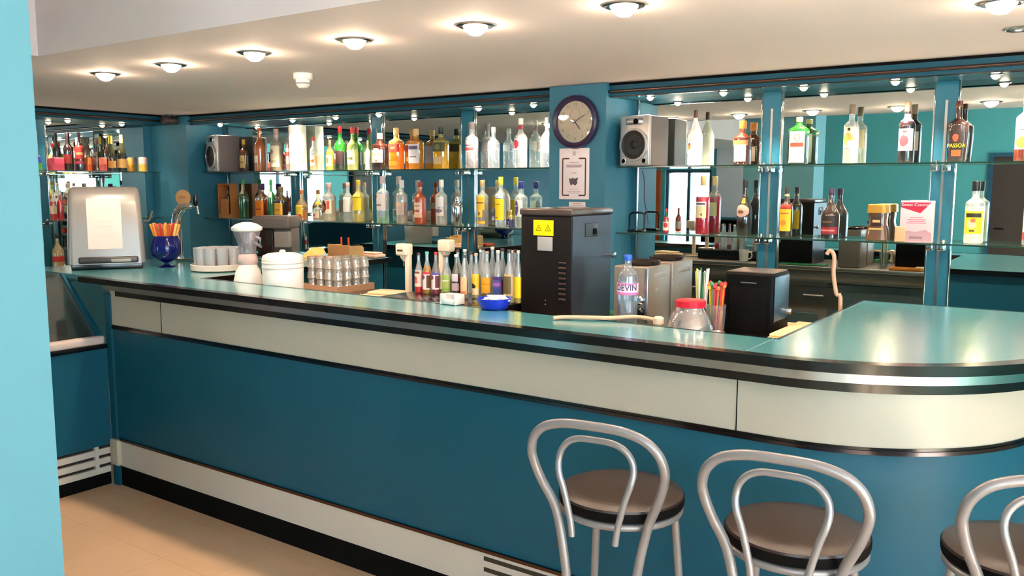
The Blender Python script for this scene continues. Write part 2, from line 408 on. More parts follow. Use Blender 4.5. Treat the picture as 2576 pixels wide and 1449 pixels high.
for k, (px, py) in enumerate([(553.5, 308), (736, 300.7), (844.5, 296), (953, 289), (1204, 274), (1342, 265), (1636, 243), (1820, 231), (2022, 216), (2253, 202), (2505, 186)]):
    x = onZ(px, py, ZSOF).x*(CD-.19)/(onZ(px, py, ZSOF).y+CD)
    downlight(x, -.19, ZSOF, .021, 'small lit halogen spotlight in the soffit over the bottles, number %s from the left' % ['one', 'two', 'three', 'four', 'five', 'six', 'seven', 'eight', 'nine', 'ten', 'eleven'][k], 34, 'small spotlights over the bottle shelves', size=1.9)
for k, y in enumerate((-.7, -1.15, -1.6, -2.05)):
    downlight(-6.77, y, ZSOF, .021, 'small lit spotlight over the left wall shelf, number %s from the corner' % ['one', 'two', 'three', 'four'][k], 12, 'small spotlights over the left wall shelf', size=1.9)
# smoke detector and ceiling camera
t = thing('smoke_detector', 'white smoke detector on the lowered ceiling', 'smoke detector', (-3.548, -1.589, ZC))
build('base', MB().lathe([(.05, 0), (.05, -.028), (.046, -.032), (0, -.032)], seg=28), WHITEP, t)
build('sensor_head', MB().lathe([(.038, -.032), (.036, -.06), (.022, -.075), (0, -.078)], seg=28), WHITEP, t)
build('vent_slots', MB().lathe([(.0365, -.048), (.0372, -.05), (.0365, -.056), (.03, -.056)], seg=28), cm((150, 140, 132)), t)
t = thing('security_camera', 'small dark camera with a cable in the corner under the ceiling', 'camera', (-6.53, -.42, ZC))
build('mount', MB().lathe([(.03, 0), (.03, -.012), (0, -.012)], seg=16), cm((70, 60, 60)), t)
bd = MB().lathe([(.02, -.075), (.032, -.07), (.036, -.02), (.036, .05), (.03, .06), (0, .06)], seg=20, axis='y'); bd.v = [(x, y, z-.045) for x, y, z in bd.v]
build('camera_body', bd, cm((64, 52, 54), .3), t)
build('cable', MB().tube([(.03, .0, -.03), (.12, .03, -.012), (.3, .09, -.008), (.55, .095, -.007)], .004, 6), BLACKM, t)

# ================================================================ BAR COUNTER
CX, CY = -.78, -1.6
def path(R, xs=-4.4, tail=-.9):
    return [(xs, CY-R)]+arc(CX, CY, R, -90, 0, 24)+[(CX+R, tail)]
t = thing('bar_countertop', 'long glossy teal bar countertop with black and chrome edging, curving at the right end', 'countertop', (0, 0, 1.15))
outer = [(-4.5, CY-.735)]+arc(CX, CY, .735, -90, 0, 24)+[(CX+.735, -.9)]
poly = outer+[(-.84, -.9), (-.84, -2.035), (-3.9, -2.01), (-4.0, -.45), (-5.2, -.45), (-5.2, -2.27), (-4.52, -2.3)]
build('surface', MB().prism(poly, -.026, 0), TEAL_TOP, t)
build('top_edging', MB().ribbon(path(.70, -4.5), path(.747, -4.5), -.0275, .0012), BLACK, t)
build('metal_strip', MB().ribbon(path(.70, -4.3), path(.726, -4.3), -.057, -.0275), pm('bright_aluminium_strip', (205, 206, 208), .2, metal=1), t)
build('lower_edging', MB().ribbon(path(.66, -4.2), path(.716, -4.2), -.085, -.057), BLACK, t)
build('rear_edging', MB().ribbon([(-.84, -2.04), (-3.9, -2.015), (-4.0, -.46), (-5.2, -.46)], [(-.85, -2.03), (-3.89, -2.0), (-3.99, -.45), (-5.2, -.448)], -.03, .001)
      .ribbon([(CX+.735, -.9), (-.84, -.9), (-.84, -2.03)], [(CX+.735, -.89), (-.85, -.89), (-.85, -2.03)], -.03, .001), BLACK, t)
build('joint_line', MB().box(-.8605, -.8590, -2.32, -2.04, .0, .0012), cm((150, 150, 150), .4, .5), t)

t = thing('bar_counter', 'bar front with cream band, teal panel, white skirting and black kick board', 'bar', (0, 0, 0))
build('body', MB().ribbon(path(.60, -4.37), path(.645, -4.37), .0, 1.09), BLACKM, t)
build('cream_band', MB().ribbon(path(.64, -4.36), path(.652, -4.36), .893, 1.08), CREAM, t)
build('upper_molding', MB().ribbon(path(.64, -4.36), path(.656, -4.36), .884, .893), BLACK, t)
build('chrome_molding', MB().ribbon(path(.64, -4.36), path(.66, -4.36), .872, .884), pm('tarnished_chrome', (84, 80, 86), .2, metal=1), t)
build('teal_panel', MB().ribbon(path(.64, -4.36), path(.65, -4.36), .27, .872), TEAL_P, t)
build('lower_molding', MB().ribbon(path(.64, -4.33), path(.662, -4.33), .257, .27), pm('brown_chrome', (84, 66, 60), .25, metal=1), t)
build('skirting_board', MB().ribbon(path(.64, -4.33), path(.655, -4.33), .115, .257), WHITE_SK, t)
build('kick_board', MB().ribbon(path(.59, -4.30), path(.602, -4.30), 0, .115), BLACKM, t)
sl = MB()
for z in (.236, .193, .15): sl.box(-1.86, -1.42, CY-.6565, CY-.65, z-.012, z+.005)
build('vent_slot', sl, pm('dark_olive_slot', (52, 44, 30), .7), t)
sm = MB()
for x in (-3.898, -.896): sm.box(x-.0015, x+.0015, CY-.6535, CY-.645, .893, 1.08)
build('panel_seam', sm, BLACKM, t)
build('corner_post', MB().box(-4.402, -4.352, -2.262, -2.2, 0, 1.06), TEAL_P, t)
build('corner_cap', MB().rbox(-4.40, -4.325, -2.278, -2.235, .118, .262, .008), cm((186, 176, 156), .4), t)
# inner side of the bar and its stainless work unit
build('inner_panel', MB().box(-3.9, -.86, -2.062, -2.05, 0, 1.12).box(-.835, -.82, -2.06, -.94, 0, 1.12).box(-.835, CX+.64, -.94, -.925, 0, 1.12).box(-4.06, -4.02, -2.0, -.5, 0, 1.12).box(-5.15, -4.02, -.51, -.49, 0, 1.12), TEAL_P, t)

t = thing('stainless_work_unit', 'stainless steel work counter behind the bar with drawers', 'work counter', (0, 0, 0))
build('steel_top', MB().rbox(-3.88, -.87, -2.045, -1.38, 1.048, 1.078, .006), STEEL, t)
build('cabinet_body', MB().box(-3.86, -.88, -2.03, -1.44, .08, 1.048), pm('dark_steel', (140, 130, 116), .4, metal=.6), t)
build('ledge', MB().box(-3.2, -.9, -1.44, -1.36, .972, .98), STEEL, t)
for k in range(3):
    x = -2.72+k*.42
    dr = build('drawer', MB().rbox(x, x+.38, -1.445, -1.425, .78, .93, .006), pm('drawer_steel', (112, 104, 98), .35, metal=.9), t)
    build('drawer_handle', MB().tube([(x+.12, -1.425, .87), (x+.12, -1.405, .87), (x+.26, -1.405, .87), (x+.26, -1.425, .87)], .006, 8), CHROMED, dr)
for k, (x0, x1) in enumerate(((-2.74, -1.66), (-1.6, -.92))):
    build('cabinet_door', MB().rbox(x0, x1, -1.445, -1.428, .12, .74 if k == 0 else .96, .006), pm('dark_grey_door', (84, 98, 98), .3, metal=.3), t)
tag(build('plastic_tub', MB().rbox(-2.06, -1.94, -1.437, -1.365, .9805, 1.045, .008), cm((216, 54, 36), .45)), 'red plastic tub on the steel ledge behind the bar, seen in the mirror', 'tub')

# ---------------------------------------------------------------- display case at the left end
t = thing('display_case', 'refrigerated display case with sloping glass front left of the bar', 'display case', (0, 0, 0))
yA, yB = -2.33, -4.4
build('base_panel', MB().box(-5.1, -4.40, yB, -2.264, .232, .765), TEAL_P, t)
build('kick_board', MB().box(-5.05, -4.425, yB, -2.264, 0, .078), BLACKM, t)
build('slat_backing', MB().box(-5.1, -4.42, yB, -2.265, .078, .232), pm('dark_slot', (40, 26, 24), .7), t)
for z in (.197, .1455, .094):
    build('slat', MB().box(-4.42, -4.402, yB, -2.275, z-.0165, z+.0165), WHITE_SK, t)
build('slat_bracket', MB().box(-4.42, -4.400, -2.36, -2.34, .08, .232), WHITE_SK, t)
build('black_edge', MB().rbox(-4.9, -4.374, yB, yA+.062, .765, .788, .008), BLACK, t)
build('bumper_rail', MB().rbox(-4.43, -4.377, yB, yA+.05, .789, .835, .014), pm('dusty_white_rail', (206, 190, 184), .4), t)
gl = MB()
gl.add([(-4.43, yA+.02, .83), (-4.43, yB, .83), (-4.76, yB, 1.15), (-4.76, yA+.02, 1.15), (-4.437, yA+.02, .825), (-4.437, yB, .825), (-4.767, yB, 1.145), (-4.767, yA+.02, 1.145)],
       [(0, 1, 2, 3), (7, 6, 5, 4), (0, 3, 7, 4), (1, 5, 6, 2), (0, 4, 5, 1), (3, 2, 6, 7)])
build('front_glass', gl, gm('dusty_case_glass', (150, 165, 165), .05, .2), t)
build('glass_top', MB().box(-5.12, -4.74, yB, yA, 1.15, 1.158), GLASST, t)
build('floor_tray', MB().box(-5.1, -4.45, yB, yA+.01, .79, .80), pm('brown_tray', (120, 108, 92), .5), t)
build('inner_shelf', MB().box(-5.1, -4.78, yB, yA-.03, .97, .976), GLASST, t)
build('back_panel', MB().box(-5.14, -5.12, yB, yA, .27, 1.15), TEAL_P, t)
pe = [(-4.40, .79), (-4.40, .845), (-4.745, 1.15), (-5.1, 1.15), (-5.1, .79)]
def prism_y(poly, y0, y1):
    n = len(poly); return MB().add([(p[0], y0, p[1]) for p in poly]+[(p[0], y1, p[1]) for p in poly], [tuple(range(n)), tuple(reversed(range(n, 2*n)))]+[(i, (i+1) % n, n+(i+1) % n, n+i) for i in range(n)])
build('end_panel', prism_y(pe, yA+.022, yA+.045), TEAL_P, t)
build('end_liner', prism_y([(-4.45, .80), (-4.46, .83), (-4.77, 1.14), (-5.1, 1.14), (-5.1, .80)], yA+.014, yA+.021), pm('grey_green_liner', (70, 84, 84), .4), t)
build('back_liner', MB().box(-5.118, -5.11, yB, yA+.01, .80, 1.14), pm('grey_green_liner', (70, 84, 84), .4), t)
# ================================================================ BOTTLES
def proj(P):
    v = Vector(P)-CAM; d = v.dot(_f)
    return W_/2+F_PX*v.dot(_r)/d, H_/2-F_PX*v.dot(_u)/d
def base_pt(px, y, z, axis='y'):
    py = 450
    for _ in range(12):
        p = onY(px, py, y) if axis == 'y' else onX(px, py, y)
        py += (p.z-z)*F_PX/depth(p)
    return p
def height_to(P, pytop):
    h = .2
    for _ in range(10):
        q = Vector((P.x, P.y, P.z+h)); h += (proj(q)[1]-pytop)*depth(q)/F_PX
    return h
KINDS = {  # exponent, depth ratio, body top, neck start, neck radius, cap start, cap radius factor
 'round': (2, 1, .60, .76, .34, .88, 1.12), 'spirit': (2, 1, .64, .75, .36, .84, 1.18), 'tall': (2, 1, .56, .74, .30, .86, 1.15),
 'champ': (2, 1, .38, .80, .30, .62, 1.12), 'square': (6, .82, .66, .77, .34, .84, 1.2), 'flat': (3.2, .6, .62, .76, .30, .84, 1.2),
 'malibu': (2, 1, .52, .84, .26, .86, 1.1), 'cream': (2, 1, .46, .72, .30, .86, 1.1), 'jager': (7, .62, .72, .86, .30, .90, 1.15),
 'passoa': (3, .7, .60, .74, .32, .90, 1.05), 'amph': (2, 1, .55, .80, .34, .93, 1.05), 'mini': (2, 1, .50, .80, .34, .93, 1.15), 'soda': (2, 1, .50, .80, .36, .94, 1.2),
 'pet': (2, 1, .74, .9, .32, .93, 1.2), 'squat': (5, .85, .60, .74, .36, .82, 1.25)}
def sect(a, n, ra):
    c, s = abs(cos(a)), abs(sin(a))
    return 1/((c**n+(s/ra)**n)**(1/n))
def profile(kind, R):
    n, ra, bt, nt, nr, cs, cf = KINDS[kind]
    pr = [(0, .86), (.012, .97), (.03, 1.0)]
    if kind == 'passoa': pr = [(0, .80), (.012, .86), (.2, .93), (.4, 1.0)]
    if kind == 'cream': pr = [(0, .9), (.012, .97), (.3, 1.0)]
    if kind == 'pet': pr = [(0, .85), (.02, .97), (.15, 1), (.17, .95), (.2, 1), (.3, .97), (.4, .92), (.5, .98), (.52, 1)]
    pr.append((bt, 1.0))
    for i in range(1, 7):
        w = i/6; s = (1-cos(w*pi))/2
        if kind in ('champ', 'malibu', 'cream', 'soda', 'mini'): s = w**1.15*.55+s*.45
        pr.append((bt+(nt-bt)*w, 1+(nr-1)*s))
    pr.append((cs, nr)); pr.append(((cs+1)/2, nr*.96)); pr.append(((cs+1)/2, 0))
    return pr
def rad_at(pr, z):
    for (z0, r0), (z1, r1) in zip(pr[:-1], pr[1:]):
        if z0 <= z <= z1: return r0+(r1-r0)*((z-z0)/(z1-z0) if z1 > z0 else 0)
    return pr[-1][1]
def squareness(kind, z):
    n, ra, bt, nt, nr, cs, cf = KINDS[kind]
    if z <= bt: return n, ra
    if z >= nt: return 2, 1
    w = (z-bt)/(nt-bt); return 2+(n-2)*(1-w)**2, ra+(1-ra)*w
def bottle_mesh(kind, R, h, fill, seg=24):
    pr = profile(kind, R); zs = []
    for (z0, r0), (z1, r1) in zip(pr[:-1], pr[1:]):
        zs.append((z0, r0))
        if z0 < fill < z1: zs.append((fill, r0+(r1-r0)*(fill-z0)/(z1-z0)))
    zs.append(pr[-1]); v = []; f = []; m = []
    for z, r in zs:
        n, ra = squareness(kind, z)
        for k in range(seg):
            a = 2*pi*k/seg; q = sect(a, n, ra)*r*R
            v.append((q*cos(a), q*sin(a), z*h))
    for i in range(len(zs)-1):
        for k in range(seg):
            k2 = (k+1) % seg; f.append((i*seg+k, i*seg+k2, (i+1)*seg+k2, (i+1)*seg+k)); m.append(1 if zs[i+1][0] <= fill+1e-6 else 0)
    f.append(tuple(reversed(range(seg)))); m.append(1 if fill > .01 else 0)
    mb = MB(); mb.add(v, f, m); return mb, pr
def label_mesh(kind, R, h, pr, z0, z1, ha, shapes, center=-90, nu=22, nv=22, off=.0009):
    v = []; f = []; m = []; cols = [shapes['base']]+[s[-1] for s in shapes.get('s', [])]
    uniq = []
    for c in cols:
        if c not in uniq: uniq.append(c)
    if len(uniq) == 1: nv = 3; nu = 12
    for j in range(nv+1):
        z = z0+(z1-z0)*j/nv; r = rad_at(pr, z); n, ra = squareness(kind, z)
        for i in range(nu+1):
            a = radians(center-ha+2*ha*i/nu); q = sect(a, n, ra)*r*R+off
            v.append((q*cos(a), q*sin(a), z*h))
    for j in range(nv):
        for i in range(nu):
            u = (i+.5)/nu; w = (j+.5)/nv; c = 0
            for s in shapes.get('s', []):
                k = s[0]
                if k == 'r' and s[1] <= u <= s[3] and s[2] <= w <= s[4]: c = uniq.index(s[-1])
                if k == 'e' and ((u-s[1])/s[3])**2+((w-s[2])/s[4])**2 <= 1: c = uniq.index(s[-1])
            o = j*(nu+1)+i; f.append((o, o+1, o+nu+2, o+nu+1)); m.append(c)
    mb = MB(); mb.add(v, f, m); return mb, [cm(c, .55) for c in uniq]
def make_bottle(label, P, R, h, kind, glass, liquid, fill, cap, labels, group=None, rz=0, cat='bottle', text=None, name='bottle'):
    t = thing(name, label, cat, P, rz, group)
    n, ra, bt, nt, nr, cs, cf = KINDS[kind]
    mb, pr = bottle_mesh(kind, R, h, fill)
    g = gm('glass_%d_%d_%d' % glass[:3], glass[:3], glass[3] if len(glass) > 3 else .12)
    l = gm('liquid_%d_%d_%d' % liquid[:3], liquid[:3], liquid[3] if len(liquid) > 3 else .5) if liquid else g
    build('glass', mb, [g, l], t)
    if cap:
        cr = R*nr*cf
        build('cap', MB().lathe([(cr*.97, cs*h), (cr, cs*h+.001), (cr, h-.002), (cr*.9, h), (0, h)], seg=18), cm(cap, .35), t)
    for lb in labels:
        m2, mats = label_mesh(kind, R, h, pr, lb[0], lb[1], lb[2], lb[3])
        build('label', m2, mats, t)
    if labels and labels[0][2] < 100 and cat == 'bottle' and len(labels[0][3]) >= 1:
        lb = labels[0]; m2, mats = label_mesh(kind, R, h, pr, lb[0]+.02, lb[1]-.02, lb[2]*.8, {'base': tuple(int(c*.9) for c in lb[3]['base'])}, center=90)
        build('back_label', m2, mats, t)
    if text:
        body, size, z, col, sx = text
        r = rad_at(pr, z)*R*(sect(-pi/2, *squareness(kind, z))); mt = MB()
        mt.text(body, size, (0, 0, z*h), wrap=r*1.0+.0018 if KINDS[kind][0] == 2 else None, sx=sx, depth=.0004)
        if KINDS[kind][0] != 2: mt.v = [(x, y-r-.0016, z_) for x, y, z_ in mt.v]
        build('lettering', mt, cm(col, .5), t)
    return t
def shelf_bottle(label, pc, ytop, w, z, kind, glass, liquid, fill, cap, labels, y=-.0875, group=None, text=None, name='bottle', cat='bottle', axis='y', rz=0):
    P = base_pt(pc, y, z, axis) if axis == 'y' else base_pt(pc, y, z, 'x')
    h = height_to(P, ytop); R = w/2*depth(P)/F_PX
    P = Vector((P.x, P.y, z+.0003))
    return make_bottle(label, P, R, h, kind, glass, liquid, fill, cap, labels, group, rz, text=text, name=name, cat=cat)
CL = (236, 240, 242, .22); GUL = 'bottles on the upper glass shelf'; GLL = 'bottles on the lower glass shelf'  # CL: clear glass, whitish body colour stands in for overexposed reflections
def S(base, *s): return {'base': base, 's': list(s)}
WHT = (236, 226, 214); CRM = (222, 196, 150)
U = lambda *a, **k: shelf_bottle(a[0], a[1], a[2], a[3], ZS1, *a[4:], group=GUL, **k)
L = lambda *a, **k: shelf_bottle(a[0], a[1], a[2], a[3], ZS2, *a[4:], group=GLL, **k)
# ---- upper shelf, left bays
U('squat cognac bottle with gold neck and pale yellow label, in front of the left loudspeaker', 615, 351, 24, 'flat', (120, 60, 24, .5), (70, 28, 12, .8), .5, (214, 160, 60), [(.12, .5, 60, S((228, 190, 120), ('r', .2, .4, .8, .5, (150, 100, 50))))])
amph = U('tall orange clay-coloured bottle right of the squat cognac bottle', 655, 322, 27, 'amph', (206, 112, 60, .9), (206, 112, 60, .95), .5, (196, 96, 48), [(.2, .36, 30, S((240, 220, 200)))])
build('handle', MB().tube([(-.012, 0, .235), (-.035, 0, .235), (-.042, 0, .2), (-.036, 0, .165), (-.028, 0, .15)], .005, 8), cm((226, 130, 70), .3), amph)
U('clear square bottle with large cream label beside the orange bottle', 697, 324, 30, 'spirit', CL, (236, 214, 180, .3), .55, (206, 170, 150), [(.1, .6, 75, S((238, 222, 194), ('e', .4, .72, .22, .12, (176, 120, 110)), ('r', .2, .2, .8, .3, (204, 186, 150))))])
U('slim pink tinted bottle left of the tall white carton', 731, 316, 22, 'tall', (236, 206, 200, .35), (230, 170, 150, .5), .5, (170, 160, 160), [(.15, .5, 60, S((240, 206, 190), ('r', .2, .5, .8, .75, (206, 90, 70))))])
P = base_pt(751, -.09, ZS1); h = height_to(P, 315)
t = thing('bottle_carton', 'tall white gift carton on the upper shelf', 'carton', (P.x, P.y, ZS1+.0003))
build('box', MB().rbox(-.052, .052, -.045, .045, 0, h, .002), pm('white_carton', (244, 238, 222), .6), t)
build('lid_line', MB().box(-.0523, .0523, -.0453, .0453, h*.86, h*.865), cm((206, 190, 160)), t)
U('small clear bottle with red cap tucked right of the white carton', 790, 344, 18, 'round', CL, (240, 200, 150, .4), .45, (206, 80, 60), [(.15, .45, 60, S(WHT, ('r', .1, .3, .9, .6, (190, 120, 70))))])
U('short yellow wine bottle left of the green vermouth bottle', 831, 352, 20, 'round', (236, 224, 130, .25), (232, 210, 90, .4), .6, (226, 214, 170), [(.15, .5, 65, S((236, 226, 170), ('e', .5, .5, .2, .3, (120, 130, 60))))])
U('green bottle with red cap, white and black label, first of two green-necked ones', 857, 318, 30, 'tall', (30, 130, 40, .4), (24, 40, 20, .85), .42, (206, 36, 40), [(.14, .44, 70, S((44, 22, 22), ('r', .0, .35, .45, .8, (236, 230, 220)), ('r', .0, .1, .45, .35, (180, 40, 40))))])
U('pale green-yellow bottle with red cap right of the green one', 888, 320, 27, 'tall', (170, 200, 110, .3), (206, 206, 140, .4), .5, (206, 40, 44), [(.14, .46, 65, S((236, 232, 206), ('r', .2, .3, .8, .5, (120, 130, 80))))])
U('slim white frosted bottle beside the second upright', 926, 353, 13, 'round', (240, 232, 220, .6), (240, 232, 220, .6), .8, (236, 226, 210), [])
U('dark brown whisky bottle with white cap and big cream shield label', 957, 335, 36, 'square', (62, 26, 16, .88), (40, 14, 10, .95), .6, (236, 228, 220), [(.2, .58, 62, S((232, 198, 158), ('r', .1, .55, .9, .62, (200, 140, 110)), ('e', .5, .12, .1, .06, (150, 50, 50)), ('r', 0, .93, .25, 1, (60, 24, 16)), ('r', .75, .93, 1, 1, (60, 24, 16))))])
U('amber whisky bottle with slanted red label', 998, 322, 34, 'square', (240, 170, 80, .35), (236, 140, 20, .6), .62, (226, 186, 120), [(.42, .62, 65, S((206, 52, 36), ('r', .3, .4, .7, .6, (230, 190, 90)))), (.1, .2, 50, S((236, 120, 30)))])
U('amber whisky bottle with tall white label between red and black labelled ones', 1048, 324, 34, 'square', (240, 180, 90, .35), (238, 158, 30, .6), .60, (216, 176, 120), [(.15, .62, 60, S((216, 206, 212), ('r', .1, .75, .9, .9, (90, 90, 120)), ('r', .2, .3, .8, .36, (90, 80, 90))))])
U('squarish golden whisky bottle with black cap and dark label', 1110, 321, 36, 'square', (206, 190, 110, .35), (226, 170, 20, .6), .6, (30, 28, 24), [(.42, .64, 66, S((70, 74, 40), ('e', .5, .5, .25, .3, (110, 110, 80)))), (.12, .30, 40, S((206, 176, 130)))])
U('clear vodka bottle with grey cap left part of the vodka row', 1187, 307, 33, 'spirit', CL, (214, 200, 200, .2), .45, (150, 130, 130), [(.36, .62, 68, S((196, 176, 176), ('r', .1, .1, .9, .35, (190, 60, 60)), ('r', .1, .45, .9, .6, (90, 80, 90))))])
U('clear vodka bottle with white cap and blue crescent label', 1242, 320, 30, 'round', CL, (226, 232, 240, .2), .5, (240, 236, 232), [(.42, .66, 60, S((226, 230, 240), ('e', .25, .5, .3, .4, (84, 96, 190))))])
U('tall clear vodka bottle with red oval label and red neck band', 1310, 298, 33, 'round', CL, (236, 240, 244, .2), .4, (240, 232, 226), [(.36, .58, 55, S((236, 230, 232), ('e', .35, .55, .3, .42, (206, 40, 66)))), (.78, .86, 80, S((190, 30, 50)))])
U('tall clear vodka bottle partly behind the clock column', 1376, 296, 30, 'round', CL, (240, 242, 246, .2), .4, (240, 234, 230), [(.3, .55, 50, S((232, 232, 236)))])
# ---- upper shelf, right bays
U('opaque white coconut liqueur bottle with brown cap and palm emblem', 1747, 277, 37, 'malibu', (248, 240, 222, .95), (248, 240, 222, .95), .5, (86, 40, 34), [(.22, .5, 62, S((248, 240, 222), ('e', .28, .45, .13, .22, (206, 120, 50)), ('e', .28, .6, .08, .1, (110, 50, 30)), ('r', .1, .82, .75, .9, (226, 180, 150))))])
U('square dark orange liqueur bottle with ribboned orange cap', 1866, 304, 40, 'squat', (106, 44, 20, .8), (66, 22, 14, .92), .6, (232, 130, 50), [(.08, .46, 42, S((228, 190, 166))), (.44, .56, 55, S((196, 110, 66)))], rz=.0)
jb = U('square green herbal liqueur bottle with cream label, red band and round emblem', 2007, 295, 48, 'jager', (30, 120, 30, .55), (16, 40, 24, .93), .62, (206, 190, 130), [(.04, .70, 52, S((206, 204, 176), ('r', .06, .03, .94, .97, (206, 204, 176)), ('r', .06, .50, .94, .64, (206, 50, 34)), ('e', .5, .80, .28, .13, (120, 84, 70)), ('e', .5, .80, .17, .08, (190, 160, 140)), ('r', .15, .12, .85, .42, (226, 222, 206)), ('r', .25, .26, .75, .29, (130, 130, 110))))])
U('clear syrup bottle with orange fruit label, first right of the herbal liqueur', 2138, 263, 36, 'spirit', CL, (240, 236, 220, .3), .55, (120, 104, 84), [(.26, .62, 60, S((238, 214, 170), ('e', .4, .42, .34, .3, (230, 150, 70)), ('e', .55, .25, .2, .12, (240, 236, 220)), ('r', .35, .82, .55, .95, (60, 50, 40))))])
U('dark syrup bottle with white berry label and foil neck', 2277, 256, 38, 'spirit', (40, 24, 28, .9), (26, 14, 20, .95), .6, (150, 124, 100), [(.2, .56, 60, S((238, 212, 200), ('e', .42, .45, .28, .26, (150, 70, 80)), ('r', .3, .8, .6, .93, (70, 50, 50)), ('r', .2, .08, .8, .14, (190, 110, 100)))), (.68, .8, 100, S((236, 220, 206)))])
U('black oval passion fruit liqueur bottle with yellow lettering and red fruit', 2405, 254, 48, 'passoa', (52, 30, 22, .9), (30, 16, 12, .96), .5, (90, 40, 26), [(.06, .5, 48, S((36, 22, 18), ('r', .12, .08, .88, .32, (196, 76, 30)), ('e', .42, .78, .22, .14, (206, 70, 40)))), (.9, .93, 150, S((190, 120, 40)))], text=('PASSOA', .026, .27, (226, 206, 20), .85))
U('clear syrup bottle with peach label at the far right of the upper shelf', 2574, 236, 44, 'spirit', CL, (120, 50, 30, .8), .2, (220, 210, 200), [(.18, .52, 60, S((240, 226, 196), ('e', .4, .3, .34, .24, (226, 140, 60)), ('r', .2, .8, .7, .88, (70, 60, 60))))])
# ---- lower shelf, left bays
P = base_pt(576, -.11, ZS2); h = height_to(P, 462)
t = thing('wooden_case', 'open wooden gift case holding a dark bottle, leftmost on the lower shelf', 'case', (P.x, P.y, ZS2+.0003))
WOOD = pm('orange_brown_wood', (176, 112, 58), .5, noise=.12, nscale=12)
build('case_back', MB().box(-.085, .085, .03, .04, 0, h), WOOD, t)
build('case_side', MB().box(-.085, -.077, -.04, .03, 0, h).box(.077, .085, -.04, .03, 0, h).box(-.077, .077, -.04, .03, h-.008, h).box(-.077, .077, -.04, .03, 0, .03), WOOD, t)
build('front_relief', MB().rbox(-.05, .05, -.046, -.03, .03, h*.55, .004), WOOD, t)
make_bottle('dark spirit bottle standing inside the open wooden case', Vector((P.x-.004, P.y, ZS2+.0308)), .027, h*.8, 'flat', (50, 24, 22, .9), (30, 14, 14, .95), .5, (44, 30, 34), [], GLL)
L('green bottle with frosted neck and cream neck label beside the wooden case', 614, 451, 25, 'tall', (110, 160, 120, .25), (20, 90, 40, .8), .42, (60, 150, 70), [(.62, .86, 60, S((226, 196, 170)))])
L('whisky bottle with bright orange label, second group from the left', 661, 462, 30, 'squat', (206, 150, 110, .3), (150, 50, 20, .7), .55, (60, 40, 90), [(.06, .52, 60, S((232, 130, 30), ('r', .2, .4, .8, .48, (180, 80, 20))))])
L('green glass bottle with white neck right of the orange labelled whisky', 684, 452, 20, 'tall', (40, 130, 60, .4), (20, 96, 44, .7), .5, (50, 140, 66), [(.55, .7, 60, S((230, 226, 220)))], y=-.12)
L('dark whisky bottle with mustard yellow label near the white blender', 708, 470, 30, 'squat', (110, 80, 50, .5), (46, 22, 14, .93), .55, (120, 100, 70), [(.14, .5, 60, S((226, 166, 60), ('r', .2, .3, .8, .5, (200, 130, 40))))])
L('squat rounded brandy bottle with yellow label', 760, 478, 30, 'cream', (206, 170, 130, .3), (196, 120, 60, .6), .35, (206, 120, 60), [(.12, .5, 55, S((226, 180, 50), ('r', .1, .0, .9, .18, (170, 60, 30))))])
L('small yellow topped bottle left of the black oval labelled bottle', 800, 508, 22, 'squat', CL, (220, 200, 180, .3), .5, (236, 200, 60), [(.15, .5, 60, S((220, 196, 170), ('r', .2, .2, .5, .6, (190, 60, 60))))])
L('pinkish clear bottle with black and orange oval label', 829, 460, 33, 'spirit', (226, 196, 190, .25), (226, 200, 180, .3), .55, (196, 160, 160), [(.2, .56, 66, S((226, 196, 180), ('e', .35, .5, .3, .48, (60, 34, 30)), ('e', .35, .4, .18, .28, (190, 90, 50)), ('r', .7, .3, .85, .9, (206, 80, 60))))])
L('clear rum bottle with long white label and pale cap', 877, 459, 25, 'round', CL, (232, 232, 236, .2), .5, (206, 160, 140), [(.25, .62, 70, S((232, 220, 218), ('r', .1, .6, .3, .8, (180, 60, 60))))])
L('golden rum bottle with yellow label and gold cap', 903, 453, 30, 'round', (236, 210, 120, .3), (230, 200, 120, .35), .2, (206, 170, 60), [(.28, .58, 68, S((240, 196, 30), ('e', .2, .55, .18, .25, (206, 60, 50)))), (.60, .66, 60, S((236, 190, 40)))])
L('clear liqueur bottle with pink cap, white label and greenish base', 964, 443, 31, 'spirit', CL, (190, 226, 190, .3), .25, (226, 196, 200), [(.27, .62, 68, S((226, 208, 206), ('e', .2, .85, .12, .1, (190, 30, 50)), ('r', .1, .28, .7, .36, (120, 110, 130)))), (.12, .25, 60, S((150, 160, 170)))])
L('clear bottle with white cap and pink metallic label near the third bay', 1012, 453, 28, 'spirit', CL, (226, 206, 196, .3), .5, (230, 220, 214), [(.2, .5, 62, S((206, 180, 170), ('e', .4, .85, .35, .18, (236, 190, 170))))])
L('amber rum bottle with two cream label patches', 1058, 458, 31, 'round', (206, 90, 40, .6), (186, 70, 24, .8), .62, (170, 70, 40), [(.34, .52, 55, S((226, 190, 170), ('r', .2, .45, .8, .6, (150, 90, 70)))), (.16, .29, 55, S((222, 180, 158)))])
L('clear rum bottle with white cap and grey square label', 1111, 452, 29, 'spirit', CL, (226, 216, 206, .25), .5, (230, 216, 208), [(.4, .62, 60, S((206, 200, 204))), (.2, .36, 60, S((206, 186, 180), ('e', .5, .7, .4, .25, (110, 100, 120))))])
